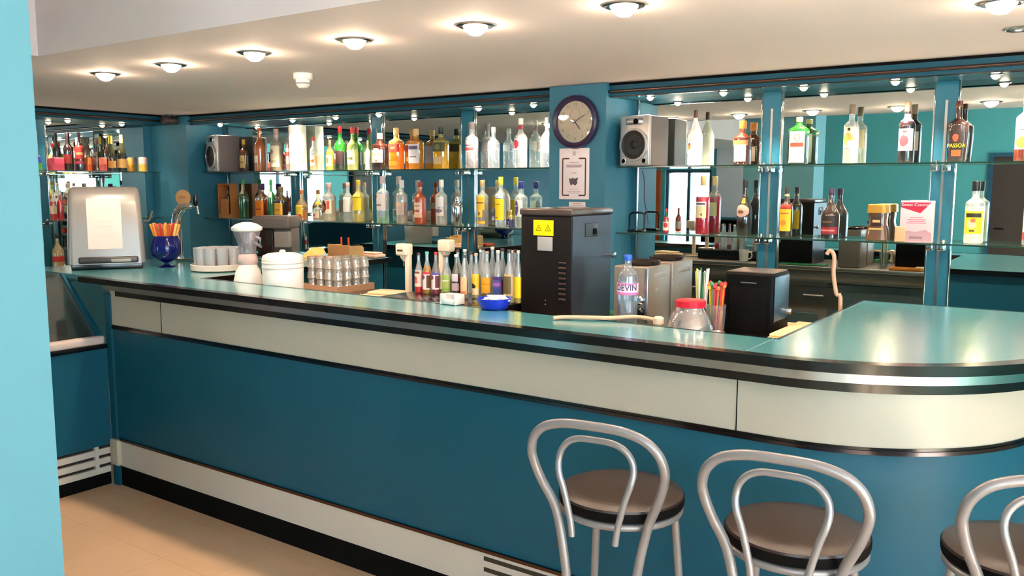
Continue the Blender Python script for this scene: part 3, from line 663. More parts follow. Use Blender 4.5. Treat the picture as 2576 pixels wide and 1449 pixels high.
# chrome shaker
P = base_pt(1152, -.11, ZS2); h = height_to(P, 492)
t = thing('cocktail_shaker', 'chrome cocktail shaker on the lower shelf left of the third upright', 'shaker', (P.x, P.y, ZS2+.0003))
build('cup', MB().lathe([(.026, 0), (.028, .004), (.038, h*.58), (.037, h*.60)], seg=28), CHROME, t)
build('lid', MB().lathe([(.037, h*.60), (.036, h*.68), (.022, h*.80), (.017, h*.82)], seg=28), CHROME, t)
build('top_cap', MB().lathe([(.018, h*.82), (.018, h*.93), (.014, h*.99), (0, h)], seg=24), CHROME, t)
L('clear gin bottle with two round yellow labels right of the third upright', 1214, 453, 30, 'spirit', CL, (226, 206, 200, .2), .5, (210, 180, 130), [(.36, .66, 55, S((236, 180, 50), ('r', .1, .45, .9, .55, (110, 70, 30)))), (.2, .36, 34, S((238, 186, 60), ('e', .5, .5, .15, .25, (120, 80, 40)))), (.06, .12, 60, S((226, 170, 50)))])
L('clear gin bottle with long bright yellow label and gold neck', 1260, 445, 28, 'spirit', CL, (226, 230, 236, .2), .12, (232, 206, 70), [(.14, .56, 66, S((240, 204, 20), ('r', .1, .72, .7, .75, (150, 120, 20)), ('r', .1, .08, .5, .14, (120, 70, 20)))), (.58, .66, 60, S((196, 206, 220)))])
L('miniature bottle with gold top and purple base', 1286, 528, 12, 'round', (226, 190, 110, .5), (60, 44, 110, .9), .45, (226, 190, 120), [])
L('clear vodka bottle with blue cap and purple oval label half behind the black machine', 1311, 456, 32, 'spirit', CL, (220, 216, 206, .2), .5, (60, 56, 130), [(.24, .6, 40, S((230, 226, 222), ('e', .3, .5, .28, .48, (76, 66, 140)), ('r', .1, .6, .5, .68, (160, 160, 210))))])
# ---- lower shelf, right bays
L('tiny pepper sauce bottle with red cap and cream label', 1675, 525, 15, 'tall', (200, 60, 50, .7), (190, 40, 40, .8), .55, (206, 40, 50), [(.1, .46, 75, S((236, 214, 190), ('e', .6, .6, .3, .3, (206, 50, 50)))), (.66, .84, 150, S((30, 80, 40)))])
L('red bitter aperitif bottle with cream label and beige cap', 1766, 443, 34, 'spirit', (220, 190, 190, .2), (170, 16, 40, .75), .64, (220, 176, 120), [(.28, .56, 52, S((222, 204, 160), ('r', 0, .72, 1, 1, (210, 206, 216)), ('r', .1, .82, .9, .9, (60, 40, 50)), ('e', .6, .2, .08, .08, (110, 110, 60))))])
L('black irish cream bottle with oval landscape label', 1871, 453, 37, 'cream', (34, 22, 18, .93), (24, 16, 14, .97), .5, (44, 34, 34), [(.34, .56, 66, S((34, 24, 20), ('e', .42, .5, .5, .5, (206, 160, 146)), ('e', .4, .4, .2, .14, (130, 84, 60)))), (.58, .68, 26, S((190, 140, 60)))])
L('dark coffee liqueur bottle with yellow and red arch label', 1976, 471, 31, 'round', (60, 30, 20, .88), (30, 16, 14, .96), .5, (60, 46, 40), [(.12, .66, 60, S((238, 180, 30), ('r', 0, .84, 1, 1, (170, 50, 30)), ('r', .15, .62, .8, .68, (170, 90, 40)), ('e', .4, .3, .25, .1, (226, 130, 30)))), (.82, .86, 150, S((226, 190, 120)))])
L('round shouldered dark liqueur bottle with red and black label', 2087, 474, 44, 'cream', (60, 30, 26, .85), (30, 18, 20, .96), .5, (70, 44, 70), [(.08, .46, 66, S((44, 28, 22), ('r', 0, .06, 1, .40, (150, 26, 44)), ('r', .1, .2, .8, .25, (206, 120, 110)), ('r', .2, .62, .7, .72, (110, 80, 50))))])
wb = L('white coconut rum bottle with black cap and yellow cartoonless label', 2447, 455, 44, 'spirit', (226, 232, 232, .45), (246, 242, 226, .9), .60, (36, 34, 36), [(.16, .52, 58, S((240, 218, 40), ('r', .1, .72, .9, .9, (50, 44, 36)), ('e', .4, .42, .24, .18, (236, 206, 170)), ('r', .3, .08, .6, .2, (110, 90, 80)), ('e', .5, .6, .14, .1, (206, 120, 70))))])
wb['label'] = 'white rum bottle with black cap and square yellow label'
L('white labelled bottle at the far right edge of the lower shelf', 2592, 470, 40, 'spirit', CL, (236, 206, 200, .4), .5, (210, 200, 196), [(.1, .5, 66, S((240, 226, 224), ('r', 0, .0, 1, .3, (190, 70, 70))))])
# napkin ring stand
P = base_pt(1602, -.1, ZS2)
t = thing('napkin_holder', 'empty black wire napkin holder on the lower shelf right of the clock column', 'napkin holder', (P.x, P.y, ZS2+.0003))
loop = [(-.05, 0, .014), (-.05, 0, .095), (-.043, 0, .108), (-.03, 0, .114), (.03, 0, .114), (.043, 0, .108), (.05, 0, .095), (.05, 0, .014)]
build('hoop', MB().tube(loop, .0055, 10), BLACK, t)
build('foot', MB().rbox(-.05, .05, -.03, .03, 0, .014, .005), BLACK, t)
# instant coffee jar
P = base_pt(2207, -.1, ZS2); h = height_to(P, 514)
t = thing('coffee_jar', 'instant coffee jar with gold lid and waisted brown glass', 'jar', (P.x, P.y, ZS2+.0003))
def wj(R, zz, n=4.5, seg=28):
    mb = MB(); v = []; f = []
    for z, r in zz:
        for k in range(seg):
            a = 2*pi*k/seg+pi/4*0; q = sect(a, n, 1)*r; v.append((q*cos(a), q*sin(a), z))
    for i in range(len(zz)-1):
        for k in range(seg):
            k2 = (k+1) % seg; f.append((i*seg+k, i*seg+k2, (i+1)*seg+k2, (i+1)*seg+k))
    f += [tuple(reversed(range(seg))), tuple((len(zz)-1)*seg+k for k in range(seg))]
    return mb.add(v, f)
build('jar_body', wj(1, [(0, .050), (.004, .054), (h*.25, .050), (h*.5, .041), (h*.7, .044), (h*.76, .044)]), gm('coffee_brown_glass', (116, 74, 46), .8), t)
build('lid', wj(1, [(h*.76, .049), (h*.77, .051), (h*.98, .049), (h, .045)]), pm('gold_plastic', (190, 138, 52), .35, metal=.3), t)
build('label', MB().lathe([(.021, 0), (.021, .001), (0, .001)], seg=24, axis='y') if False else MB().rbox(-.024, .024, -.0475, -.0425, h*.40, h*.66, .002), cm((60, 34, 24)), t)
build('label_band', MB().rbox(-.018, .018, -.0485, -.0465, h*.50, h*.57, .0008), cm((206, 170, 110)), t)
build('label_swoosh', MB().rbox(-.034, .034, -.0535, -.048, h*.30, h*.345, .001), cm((216, 170, 90)), t)
# small caramel package behind pink box
P = base_pt(2262, -.12, ZS2)
tag(build('sweetener_box', MB().rbox(-.02, .03, -.02, .02, 0, .075, .003), cm((214, 170, 130), .6), loc=(P.x, P.y, ZS2+.0003)), 'small caramel coloured packet behind the pink box', 'packet')
# pink box
P = base_pt(2305, -.11, ZS2); h = height_to(P, 505)
t = thing('sweetener_carton', 'pink and white carton reading Sweet Control on the lower shelf', 'carton', (P.x, P.y, ZS2+.0003))
build('box', MB().rbox(-.075, .072, -.028, .028, 0, h, .002), pm('pale_pink_card', (240, 200, 206), .55), t)
build('red_flash', MB().add([(-.074, -.0288, h*.84), (.070, -.0288, h*.97), (.070, -.0288, h*.98), (-.074, -.0288, h*.98)], [(0, 1, 2, 3)]).add([(-.074, -.0288, h*.80), (.03, -.0288, h*.72), (.070, -.0288, h*.97), (-.074, -.0288, h*.97)], [(0, 1, 2, 3)]) if False else
      MB().add([(-.074, -.0289, h*.84), (.016, -.0289, h*.70), (.064, -.0289, h*.96), (-.074, -.0289, h*.96), (-.074, -.0281, h*.84), (.016, -.0281, h*.70), (.064, -.0281, h*.96), (-.074, -.0281, h*.96)],
               [(0, 1, 2, 3), (7, 6, 5, 4), (0, 4, 5, 1), (1, 5, 6, 2), (2, 6, 7, 3), (3, 7, 4, 0)]), cm((206, 30, 66)), t)
build('lettering', MB().text('Sweet Control', .021, (-.008, -.0294, h*.90), depth=.0003), cm((250, 236, 238)), t)
pk = MB()
for z, w_ in ((.58, .03), (.53, .042), (.49, .036), (.45, .045)): pk.box(-w_, w_, -.0286, -.0281, h*z, h*z+.004)
build('small_print', pk, cm((226, 120, 140)), t)
build('picture', MB().add([(-.074, -.0286, .003), (.071, -.0286, .003), (.071, -.0286, h*.22), (.04, -.0286, h*.30), (0, -.0286, h*.24), (-.04, -.0286, h*.27), (-.074, -.0286, h*.2)], [(0, 1, 2, 3, 4, 5, 6)]), cm((196, 150, 158)), t)
build('picture_cup', MB().rbox(-.03, .03, -.0292, -.0282, h*.08, h*.14, .0003), cm((150, 120, 130)), t)

# ---- left wall shelf (items stand on y line, x const)
XW = XL+.085
GW = 'drinks on the left wall shelves'
def W(label, px, ytop, w, kind, glass, liquid, fill, cap, labels, z=ZS1, name='bottle', cat='bottle', x=None):
    return shelf_bottle(label, px, ytop, w, z, kind, glass, liquid, fill, cap, labels, y=x or XW, group=GW, axis='x', rz=radians(60), name=name, cat=cat)
def can(label, px, ytop, w, top, bot, z=ZS1):
    P = base_pt(px, XW, z, 'x'); h = height_to(P, ytop); R = w/2*depth(P)/F_PX
    t = thing('drink_can', label, 'can', (P.x, P.y, z+.0003), group=GW)
    build('lower_body', MB().lathe([(R*.8, 0), (R, .006), (R, h*.5)], seg=20), cm(bot, .35), t)
    build('upper_body', MB().lathe([(R, h*.5), (R, h*.92), (R*.85, h*.985)], seg=20), cm(top, .35), t)
    build('can_top', MB().lathe([(R*.85, h*.985), (R*.84, h), (R*.78, h*.99), (0, h*.99)], seg=20), CHROMED, t)
can('can with blue top and green base at the left end of the wall shelf', 95, 392, 20, (50, 70, 150), (70, 140, 50))
W('tall dark wine bottle with red label, first from the left on the wall shelf', 172, 333, 20, 'tall', (36, 20, 20, .9), (24, 12, 12, .95), .5, (40, 20, 26), [(.1, .42, 80, S((150, 50, 44), ('r', 0, 0, 1, .25, (30, 24, 26))))])
t_ = base_pt(146, XW-.0, ZS1, 'x')
tag(build('pink_packet', MB().rbox(-.03, .03, -.04, .04, 0, .10, .006), cm((214, 74, 96), .5), loc=(t_.x, t_.y, ZS1+.0003)), 'bright pink packet beside the dark wine bottle', 'packet', GW)
W('dark bottle with stacked red and purple label, second tall one on the wall shelf', 203, 333, 21, 'round', (44, 20, 20, .9), (24, 16, 26, .95), .2, (60, 24, 28), [(.3, .66, 80, S((150, 44, 40), ('r', .2, .3, .8, .5, (206, 130, 90)))), (.18, .26, 80, S((150, 40, 70)))])
can('orange can between the red labelled bottle and the white glass', 223, 396, 15, (214, 120, 50), (200, 80, 30))
can('red and blue can right of the orange can', 260, 396, 18, (206, 110, 90), (170, 70, 66))
W('champagne bottle with gold foil neck, left of a pair on the wall shelf', 283, 342, 19, 'champ', (44, 52, 24, .85), (24, 26, 16, .95), .5, (226, 186, 80), [(.1, .3, 70, S((206, 150, 80)))])
W('champagne bottle with gold foil neck, right of a pair on the wall shelf', 308, 339, 24, 'champ', (44, 48, 24, .85), (24, 24, 16, .95), .5, (232, 190, 90), [(.1, .34, 70, S((214, 160, 90)))])
can('slim gold can just right of the champagne bottles', 329, 399, 12, (220, 150, 70), (206, 140, 40))
can('pale can with yellow base alone at the right end of the wall shelf', 361, 395, 21, (214, 180, 170), (206, 160, 60))
W('red labelled white bottle, left one on the middle wall shelf', 136, 476, 14, 'round', (236, 226, 220, .5), (206, 40, 50, .8), .6, (236, 226, 220), [(.2, .45, 80, S((226, 190, 160)))], z=ZS2)
W('tall red bottle with white cap, right one on the middle wall shelf', 154, 482, 15, 'round', (206, 40, 46, .8), (200, 30, 40, .85), .6, (240, 232, 228), [], z=ZS2)
W('pear shaped cream bottle with green stopper on the lowest wall shelf', 148, 588, 28, 'cream', (206, 180, 140, .7), (206, 170, 120, .85), .5, (36, 50, 30), [(.18, .34, 80, S((206, 50, 44)))], z=.985)
# ================================================================ COLUMN ITEMS
yc = -.34
# clock
pc = onY(1450, 307, yc)
t = thing('wall_clock', 'round wall clock with dark purple rim on the middle column', 'clock', (pc.x, yc, pc.z))
RIM = pm('dark_plum_rim', (48, 34, 66), .3)
build('rim', MB().lathe([(.152, 0), (.156, .012), (.150, .03), (.138, .036), (.122, .028), (.119, .012)], seg=48, axis='y', caps=False), RIM, t)
build('face', MB().lathe([(.121, .010), (.121, .014), (0, .014)], seg=48, axis='y'), pm('cream_clock_face', (222, 204, 178), .5), t)
nm = MB()
for i in range(12):
    a = radians(90-30*(i+1)); nm.text(str(i+1), .028, (.098*cos(a), -.0146, .098*sin(a)), depth=.0003)
build('numerals', nm, cm((150, 130, 112)), t)
build('small_dial', MB().lathe([(.033, .0143), (.033, .0148), (.030, .0148)], seg=32, axis='y') if False else MB().tube([(.033*cos(2*pi*k/32), -.0146, .045+.033*sin(2*pi*k/32)) for k in range(32)], .0012, 6, closed=True), cm((176, 152, 130)), t)
def hand(ln, w, ang, dpt):
    a = radians(90-ang); dx, dz = cos(a), sin(a); nx, nz = -dz, dx
    p = [(-dx*.015+nx*w, -dz*.015+nz*w), (dx*ln*.8+nx*w, dz*ln*.8+nz*w), (dx*ln, dz*ln), (dx*ln*.8-nx*w, dz*ln*.8-nz*w), (-dx*.015-nx*w, -dz*.015-nz*w)]
    v = [(x, -dpt, z) for x, z in p]+[(x, -dpt-.001, z) for x, z in p]; n = 5
    return MB().add(v, [tuple(range(n)), tuple(reversed(range(n, 2*n)))]+[(i, (i+1) % n, n+(i+1) % n, n+i) for i in range(n)])
build('hour_hand', hand(.06, .0035, 142, .016), cm((60, 56, 56)), t)
build('minute_hand', hand(.085, .0025, 60, .018), cm((90, 84, 84)), t)
gk = MB().lathe([(.120, .020), (.09, .0225), (0, .024)], seg=40, axis='y')
build('glass_cover', gk, gm('clock_glass', (240, 240, 240), .02, .1), t)
# notice
a0 = onY(1408, 374, yc); a1 = onY(1482, 502, yc); w = (a1.x-a0.x)/2; h = a0.z-a1.z
t = thing('notice', 'white framed notice with pig-like dark emblem under the clock', 'notice', ((a0.x+a1.x)/2, yc, a1.z))
t['label'] = 'white notice sheet with black corner brackets and dark emblem under the clock'
build('sheet', MB().rbox(-w, w, -.004, 0, 0, h, .0015), pm('laminated_paper', (232, 214, 216), .3, coat=.5), t)
br = MB()
for s in (-1, 1):
    x = s*w*.76; br.box(x-.004, x+.004, -.0048, -.0042, h*.08, h*.80)
    for z in (.08, .80): br.box(min(x, x-s*.045), max(x, x-s*.045), -.0048, -.0042, h*z-.004, h*z+.004)
build('frame_lines', br, cm((64, 52, 56)), t)
em = MB().add([(x*w, -.0046, h*z) for x, z in ((-.34, .42), (-.2, .40), (-.1, .425), (.05, .405), (.3, .43), (.22, .36), (.24, .32), (.1, .27), (-.05, .30), (-.2, .27), (-.28, .33))], [tuple(range(11))])
build('emblem', em, cm((84, 70, 76)), t)
tx = MB()
for z, ww, th in ((.72, .34, .003), (.66, .52, .006), (.635, .46, .003), (.52, .16, .003), (.20, .3, .002), (.15, .45, .002), (.125, .4, .002), (.9, .1, .012)):
    tx.box(-w*ww, w*ww, -.0047, -.0042, h*z-th, h*z+th)
build('print_lines', tx, cm((190, 168, 172)), t)
b0 = onY(1432, 506, yc); b1 = onY(1473, 522, yc)
nx_, nz_ = t.location.x, t.location.z; w = (b1.x-b0.x)/2; sl_ = ((b0.x+b1.x)/2-nx_, 0, b1.z-.03-nz_)
ps_ = build('paper_slip', MB().box(-w, w, -.003, 0, 0, b0.z-b1.z+.026), PAPER, t, loc=sl_)
build('slip_writing', MB().box(-w*.5, w*.5, -.0036, -.0019, .05, .054).box(-w*.8, w*.8, -.0036, -.0019, .04, .043), cm((170, 150, 154)), ps_)

# ================================================================ LOUDSPEAKERS
def speaker(label, P, rz, w=.21, h=.30, d=.24):
    t = thing('loudspeaker', label, 'loudspeaker', P, rz, group='silver loudspeakers')
    SIL = pm('silver_plastic', (190, 184, 182), .28, metal=.55); GR = pm('grey_brown_side', (112, 100, 98), .5)
    build('cabinet', MB().rbox(-w/2, w/2, -d+.02, 0, 0, h, .006), GR, t)
    build('front_frame', MB().rbox(-w/2-.004, w/2+.004, -d-.004, -d+.024, 0, h+.002, .010), SIL, t)
    zc = h*.42; R = w*.43
    def disc(prof, z, x=0, caps=True):
        m = MB().lathe(prof, seg=36, axis='y', caps=caps); m.v = [(a+x, b-d-.002, c+z) for a, b, c in m.v]; return m
    build('woofer_ring', disc([(R*1.16, 0), (R*1.14, .014), (R*1.0, .016), (R*.97, .008)], zc, caps=False), SIL, t)
    wf = build('woofer', disc([(R*.98, .006), (R*.94, .012), (R*.8, .010), (R*.74, .004), (R*.35, .0025), (R*.3, .006), (R*.2, .010), (0, .013)], zc), pm('black_woofer', (20, 18, 18), .5), t)
    build('surround', disc([(R*.96, .0125), (R*.90, .015), (R*.84, .0125)], zc, caps=False), pm('rubber_surround', (44, 38, 38), .45), t)
    build('horn', MB().rbox(-w*.30, w*.30, -d-.008, -d+.002, h*.82, h*.95, .006), pm('horn_plate', (150, 150, 160), .2, metal=.8), t)
    build('tweeter', disc([(.016, .006), (.015, .011), (.006, .009), (0, .011)], h*.885, w*.06), BLACKM, t)
    for s in (-1, 1):
        build('port', disc([(.021, 0), (.020, .009), (.014, .010), (.0135, .0022), (0, .0022)], h*.10, s*w*.36), [SIL, BLACKM], t)
        build('port_hole', disc([(.0135, .0028), (0, .0029)], h*.10, s*w*.36), BLACKM, t)
pR = base_pt(1608, -.2, ZS1)
speaker('silver loudspeaker right of the clock column', (pR.x+.014, -.035, ZS1+.0003), radians(-5), h=.285, w=.19, d=.22)
pL = base_pt(551, -.19, ZS1)
speaker('silver loudspeaker on the shelf beside the corner column', (pL.x+.02, -.04, ZS1+.0003), radians(-14), h=.30, w=.21, d=.20)
# wires hanging beside the right loudspeaker
for k, (pa, pb) in enumerate((((1557, 425), (1553, 640)), ((1616, 425), (1628, 560)))):
    A = onY(*pa, -.003); Bp = onY(*pb, -.003)
    pts = [(A.x+(Bp.x-A.x)*i/8+.006*sin(i*1.1), -.0022, A.z-.012+(Bp.z-A.z)*i/8) for i in range(9)]
    tag(build('speaker_wire', MB().tube(pts, .0018, 6), cm((90, 60, 110), .5)), '%s thin wire hanging below the shelf at the clock column' % ('violet' if k == 0 else 'dark'), 'wire')

# ================================================================ THINGS ON THE BAR
ZB = 1.1515; ZW = 1.0785
# silver countertop dispenser with paper
ang = atan2(.34, .20)-0
A_ = Vector((-4.84, -2.21)); B_ = Vector((-4.64, -1.87)); mid = (A_+B_)/2
dirv = (B_-A_).normalized(); rz = atan2(dirv.y, dirv.x)
w = (B_-A_).length/2+.012; hh = .475; dp = .30
t = thing('drinks_dispenser', 'large silver dispenser with a white paper taped on, left end of the bar', 'dispenser', (mid.x, mid.y, ZB), rz)
SG = pm('silver_grey_plastic', (150, 146, 144), .32, metal=.25)
prof = [(0, 0.028), (.008, .0), (.0, hh*.0)]
pts = [(0.0, .03), (.0, .035), (.012, hh*.5), (.028, hh*.78), (.05, hh*.90), (.085, hh*.965), (.14, hh), (.22, hh), (dp-.02, hh*.94), (dp, hh*.8), (dp, .03)]
mbd = MB()
sec = []
for k, (y, z) in enumerate(pts): sec.append((y, z))
mbd.prism_x(sec, -w, w)
bm = bmesh.new(); me = bpy.data.meshes.new('x'); me.from_pydata(mbd.v, [], mbd.f); bm.from_mesh(me); bpy.data.meshes.remove(me)
es = [e for e in bm.edges if abs(e.verts[0].co.x-e.verts[1].co.x) < 1e-5]
bmesh.ops.bevel(bm, geom=es, offset=.034, segments=5, profile=.5, affect='EDGES'); bm.verts.index_update()
mbd = MB().add([(v.co.x*(1-.10*max(0, v.co.z)/hh), v.co.y, v.co.z) for v in bm.verts], [[v.index for v in f.verts] for f in bm.faces]); bm.free()
build('housing', mbd, SG, t, sharp=30)
build('base', MB().rbox(-w+.02, w-.02, .02, dp-.02, 0, .034, .006), BLACK, t)
build('outlet', MB().rbox(-w*.72, w*.80, -.006, .03, .034, .075, .012), pm('smoked_outlet', (58, 53, 49), .3), t)
build('outlet_tag', MB().rbox(.02, w*.6, -.010, -.004, .042, .060, .002), cm((150, 146, 140), .3), t)
pp = MB(); z0, z1 = hh*.25, hh*.86
def yf(z):
    for (ya, za), (yb, zb) in zip(pts[1:-1], pts[2:]):
        if za <= z <= zb: return ya+(yb-ya)*(z-za)/(zb-za)
    return 0
n = 8; v = []; f = []
for i in range(n+1):
    z = z0+(z1-z0)*i/n; y = yf(z)-.0015
    v += [(-.095+.012*0, y, z), (.085, y, z), (-.095, y+.0008, z), (.085, y+.0008, z)]
for i in range(n):
    o = i*4; f += [(o, o+1, o+5, o+4), (o+2, o+6, o+7, o+3), (o, o+4, o+6, o+2), (o+1, o+3, o+7, o+5)]
pp.add(v, f); pr_ = build('paper_notice', pp, PAPER, t)
ln = MB()
for zz, ww in ((.93, .014), (.55, .05), (.52, .05), (.46, .05), (.43, .03), (.28, .04), (.24, .03)):
    z = z0+(z1-z0)*zz; ln.box(-.005-ww, -.005+ww, yf(z)-.0022, yf(z)-.0014, z-.002, z+.002)
build('faint_writing', ln, cm((222, 204, 200), .8), pr_)
build('side_lever', MB().tube([(w, .2, .26), (w+.03, .2, .27), (w+.05, .2, .33)], .006, 8), CHROME, t)

# blue goblet with coloured tubes
g0 = onZ(407, 672, 1.15)
t = thing('glass_goblet', 'cobalt blue goblet filled with orange and red striped straws', 'goblet', (g0.x+.005, g0.y+.03, ZB))
s_ = depth(g0)/F_PX
hg = .185; Rg = 37*s_
build('bowl', MB().lathe([(Rg*.6, 0), (Rg*.55, .004), (.012, .014), (.012, .024), (Rg*.55, .040), (Rg*.92, .070), (Rg, .10), (Rg*.93, .145), (Rg*.76, hg), (Rg*.72, hg), (Rg*.86, .14), (0, .06)], seg=36), pm('cobalt_glass', (10, 16, 92), .08, spec=.6), t)
random.seed(3)
for k in range(20):
    a = 2*pi*k/20; r0 = Rg*(.36 if k % 2 else .15); r1 = Rg*(.92 if k % 2 else .62)
    c = [(232, 130, 40), (236, 206, 120), (206, 50, 50), (236, 170, 70), (216, 90, 60)][k % 5]
    o = build('drinking_straw', MB().tube([(r0*cos(a), r0*sin(a), .09), (r1*cos(a), r1*sin(a), .252+.004*(k % 3))], .0078, 8), cm(c, .4), loc=(g0.x+.005, g0.y+.03, ZB))
    tag(o, 'short striped straw in the cobalt blue goblet', 'straw', 'straws in the blue goblet')
# beer tap
b0 = base_pt(466, -1.42, 1.15)
t = thing('beer_tap', 'curved chrome beer tap tower with round medallion behind the blue goblet', 'beer tap', (b0.x-.02, b0.y+.0, ZB), radians(28))
s_ = depth(b0)/F_PX
build('base_flange', MB().lathe([(.055, 0), (.055, .008), (.04, .016), (.03, .02)], seg=28), CHROME, t)
cv = [(-.035, 0, .01), (-.035, 0, .20), (-.033, 0, .26), (-.022, 0, .305), (.0, 0, .335), (.03, 0, .35), (.07, 0, .352)]
build('tower', MB().tube(cv, .034, 18, rs=[.034, .034, .034, .033, .031, .026, .018]), CHROME, t)
build('faucet', MB().tube([(.06, 0, .352), (.11, 0, .350), (.116, 0, .30)], .008, 10), CHROME, t)
md = MB().lathe([(.050, 0), (.052, .006), (.048, .014), (0, .015)], seg=32, axis='y'); md.v = [(x+.02, y, z+.405) for x, y, z in md.v]
build('medallion', md, pm('bronze_medallion', (206, 160, 112), .35, metal=.4), t)
build('medallion_mark', MB().box(-.005, .045, -.0165, -.0148, .402, .408).box(.005, .035, -.0165, -.0148, .412, .416), cm((150, 110, 76)), t)
build('medallion_stem', MB().tube([(.02, -.004, .345), (.02, -.004, .37)], .008, 10), CHROME, t)
build('tap_handle', MB().lathe([(.010, .355), (.014, .37), (.018, .40), (.014, .42), (0, .424)], .10, 0, 16), BLACK, t)
build('drip_tray', MB().rbox(-.02, .15, -.08, .08, .0, .018, .005), CHROME, t)

# plate with glasses
c = onZ(533, 681, 1.15); R = 66*depth(c)/F_PX
t = thing('round_plate', 'white round rimmed plate carrying drinking glasses', 'plate', (c.x+.01, c.y+.04, ZB))
pl = t.location
build('dish', MB().lathe([(R*.93, 0), (R*1.02, .006), (R*1.03, .036), (R*1.0, .038), (R*.985, .012), (0, .010)], seg=48), pm('white_porcelain', (236, 222, 212), .25), t)
tumb = MB().lathe([(.027, 0), (.0285, .004), (.032, .118), (.0325, .12), (.0305, .119), (.0265, .008), (0, .006)], seg=24)
gobj = thing('highball_glass', 'clear highball glass standing on the white round plate', 'glass', (pl.x, pl.y, ZB+.0105), group='glasses on the round plate')
build('glass_body', tumb, gm('ribbed_glass', (226, 226, 232), .6, .3), gobj)
for k in range(10):
    a = 2*pi*k/10+.2; dup(gobj, (pl.x+.106*cos(a), pl.y+.106*sin(a), ZB+.0105))
for k in range(4): dup(gobj, (pl.x+.0475*cos(pi/4+k*pi/2), pl.y+.0475*sin(pi/4+k*pi/2), ZB+.0105)) if k < 3 else None
gobj.location = (pl.x+.0475*cos(-pi/4), pl.y+.0475*sin(-pi/4), ZB+.0105)

# blender on the work unit
rb = ray(623, 640); yb = -1.93; xb = rb.x/rb.y*(yb+CD)
Pb = Vector((xb, yb, ZW)); s_ = depth(Pb)/F_PX
t = thing('blender', 'white kitchen blender with clear pinkish jug', 'blender', (xb, yb, ZW))
htop = height_to(Pb, 559)
wb_ = 38*s_
build('motor_base', MB().lathe([(wb_*1.12, 0), (wb_*1.1, .02), (wb_*.78, .125), (wb_*.62, .145), (wb_*.60, .155)], seg=32), WHITEP, t)
build('collar', MB().lathe([(wb_*.60, .155), (wb_*.66, .17), (wb_*.60, .20), (wb_*.52, .21)], seg=32), pm('pinkish_collar', (206, 180, 176), .3), t)
build('jug', MB().lathe([(wb_*.52, .205), (wb_*.60, .26), (wb_*.84, htop-.055), (wb_*.86, htop-.04), (wb_*.82, htop-.04), (wb_*.57, .262), (0, .23)], seg=32), gm('jug_plastic', (214, 200, 214), .22, .3), t)
build('lid', MB().lathe([(wb_*.80, htop-.048), (wb_*.98, htop-.04), (wb_*1.0, htop-.026), (wb_*.7, htop-.01), (wb_*.3, htop), (0, htop+.001)], seg=32), WHITEP, t)
build('jug_handle', MB().tube([(wb_*.80, 0, htop-.07), (wb_*1.3, 0, htop-.08), (wb_*1.35, 0, htop-.12), (wb_*.7, 0, .27)], .008, 8), gm('jug_plastic', (214, 200, 214)), t)
# ice bucket
rb = ray(712, 680); yb = -1.92; xb = rb.x/rb.y*(yb+CD); Pb = Vector((xb, yb, ZW)); s_ = depth(Pb)/F_PX; R = 51*s_
hk = height_to(Pb, 634)
t = thing('ice_bucket', 'white plastic ice bucket with domed lid beside the blender', 'bucket', (xb, yb, ZW))
build('body', MB().lathe([(R*.94, 0), (R*.96, .006), (R, hk*.80), (R*.99, hk*.81)], seg=48), WHITEP, t)
for z in (.66, .76): build('rim_line', MB().lathe([(R*1.0, hk*z), (R*1.012, hk*(z+.006)), (R*1.012, hk*(z+.02)), (R*1.0, hk*(z+.026))], seg=48), cm((206, 190, 184), .4), t)
build('lid', MB().lathe([(R*.99, hk*.805), (R*1.0, hk*.86), (R*.94, hk*.93), (R*.7, hk*.975), (0, hk*.985)], seg=48), WHITEP, t)
build('lid_knob', MB().lathe([(R*.12, hk*.98), (R*.16, hk*1.02), (R*.10, hk*1.05), (0, hk*1.055)], seg=20), WHITEP, t)
# tray with stacked tumblers
TX0, TX1, TY0, TY1 = -3.52, -3.26, -1.65, -1.39
t = thing('wooden_tray', 'brown tray under the stacked tumblers', 'tray', ((TX0+TX1)/2, (TY0+TY1)/2, ZW))
hw, hd = (TX1-TX0)/2, (TY1-TY0)/2
TR = pm('tan_tray', (176, 136, 108), .45, noise=.06)
build('tray_floor', MB().box(-hw, hw, -hd, hd, 0, .008), TR, t)
build('tray_rim', MB().box(-hw-.006, -hw, -hd-.006, hd+.006, 0, .035).box(hw, hw+.006, -hd-.006, hd+.006, 0, .035).box(-hw, hw, -hd-.006, -hd, 0, .035).box(-hw, hw, hd, hd+.006, 0, .035), TR, t)
tum2 = MB().lathe([(.0275, 0), (.028, .003), (.0265, .006), (.0225, .050), (.0235, .054), (.020, .057), (0, .057), (0, .051), (.0195, .050), (.0255, .001)], seg=20, caps=False)
g2 = thing('glass_tumbler', 'clear tumbler stacked upside down on the brown tray', 'glass', (0, 0, 0), group='stacked tumblers on the brown tray')
build('glass_body', tum2, gm('tumbler_glass', (232, 222, 210), .3, .4), g2)
first = True
for tier in range(3):
    for i in range(4):
        for j in range(4):
            if tier == 2 and (i == 0 and j > 1): continue
            x = TX0+.035+i*.0645-(.0 if tier == 0 else .0); y = TY0+.035+j*.0645
            z = ZW+.0085+tier*.0572
            if first: g2.location = (x, y, z); first = False
            else: dup(g2, (x, y, z))
# papers on the work unit
q = onZ(985, 735, 1.10)
tag(build('folded_cloth', MB().rbox(-.11, .11, -.09, .09, 0, .022, .008).rbox(-.08, .09, -.07, .06, .023, .036, .006), pm('cream_cloth', (232, 206, 170), .9, bump=.4, bscale=80), loc=(-2.93, -1.62, ZW), rot=.2), 'pile of folded cream cloths left of the white opener posts', 'cloth')
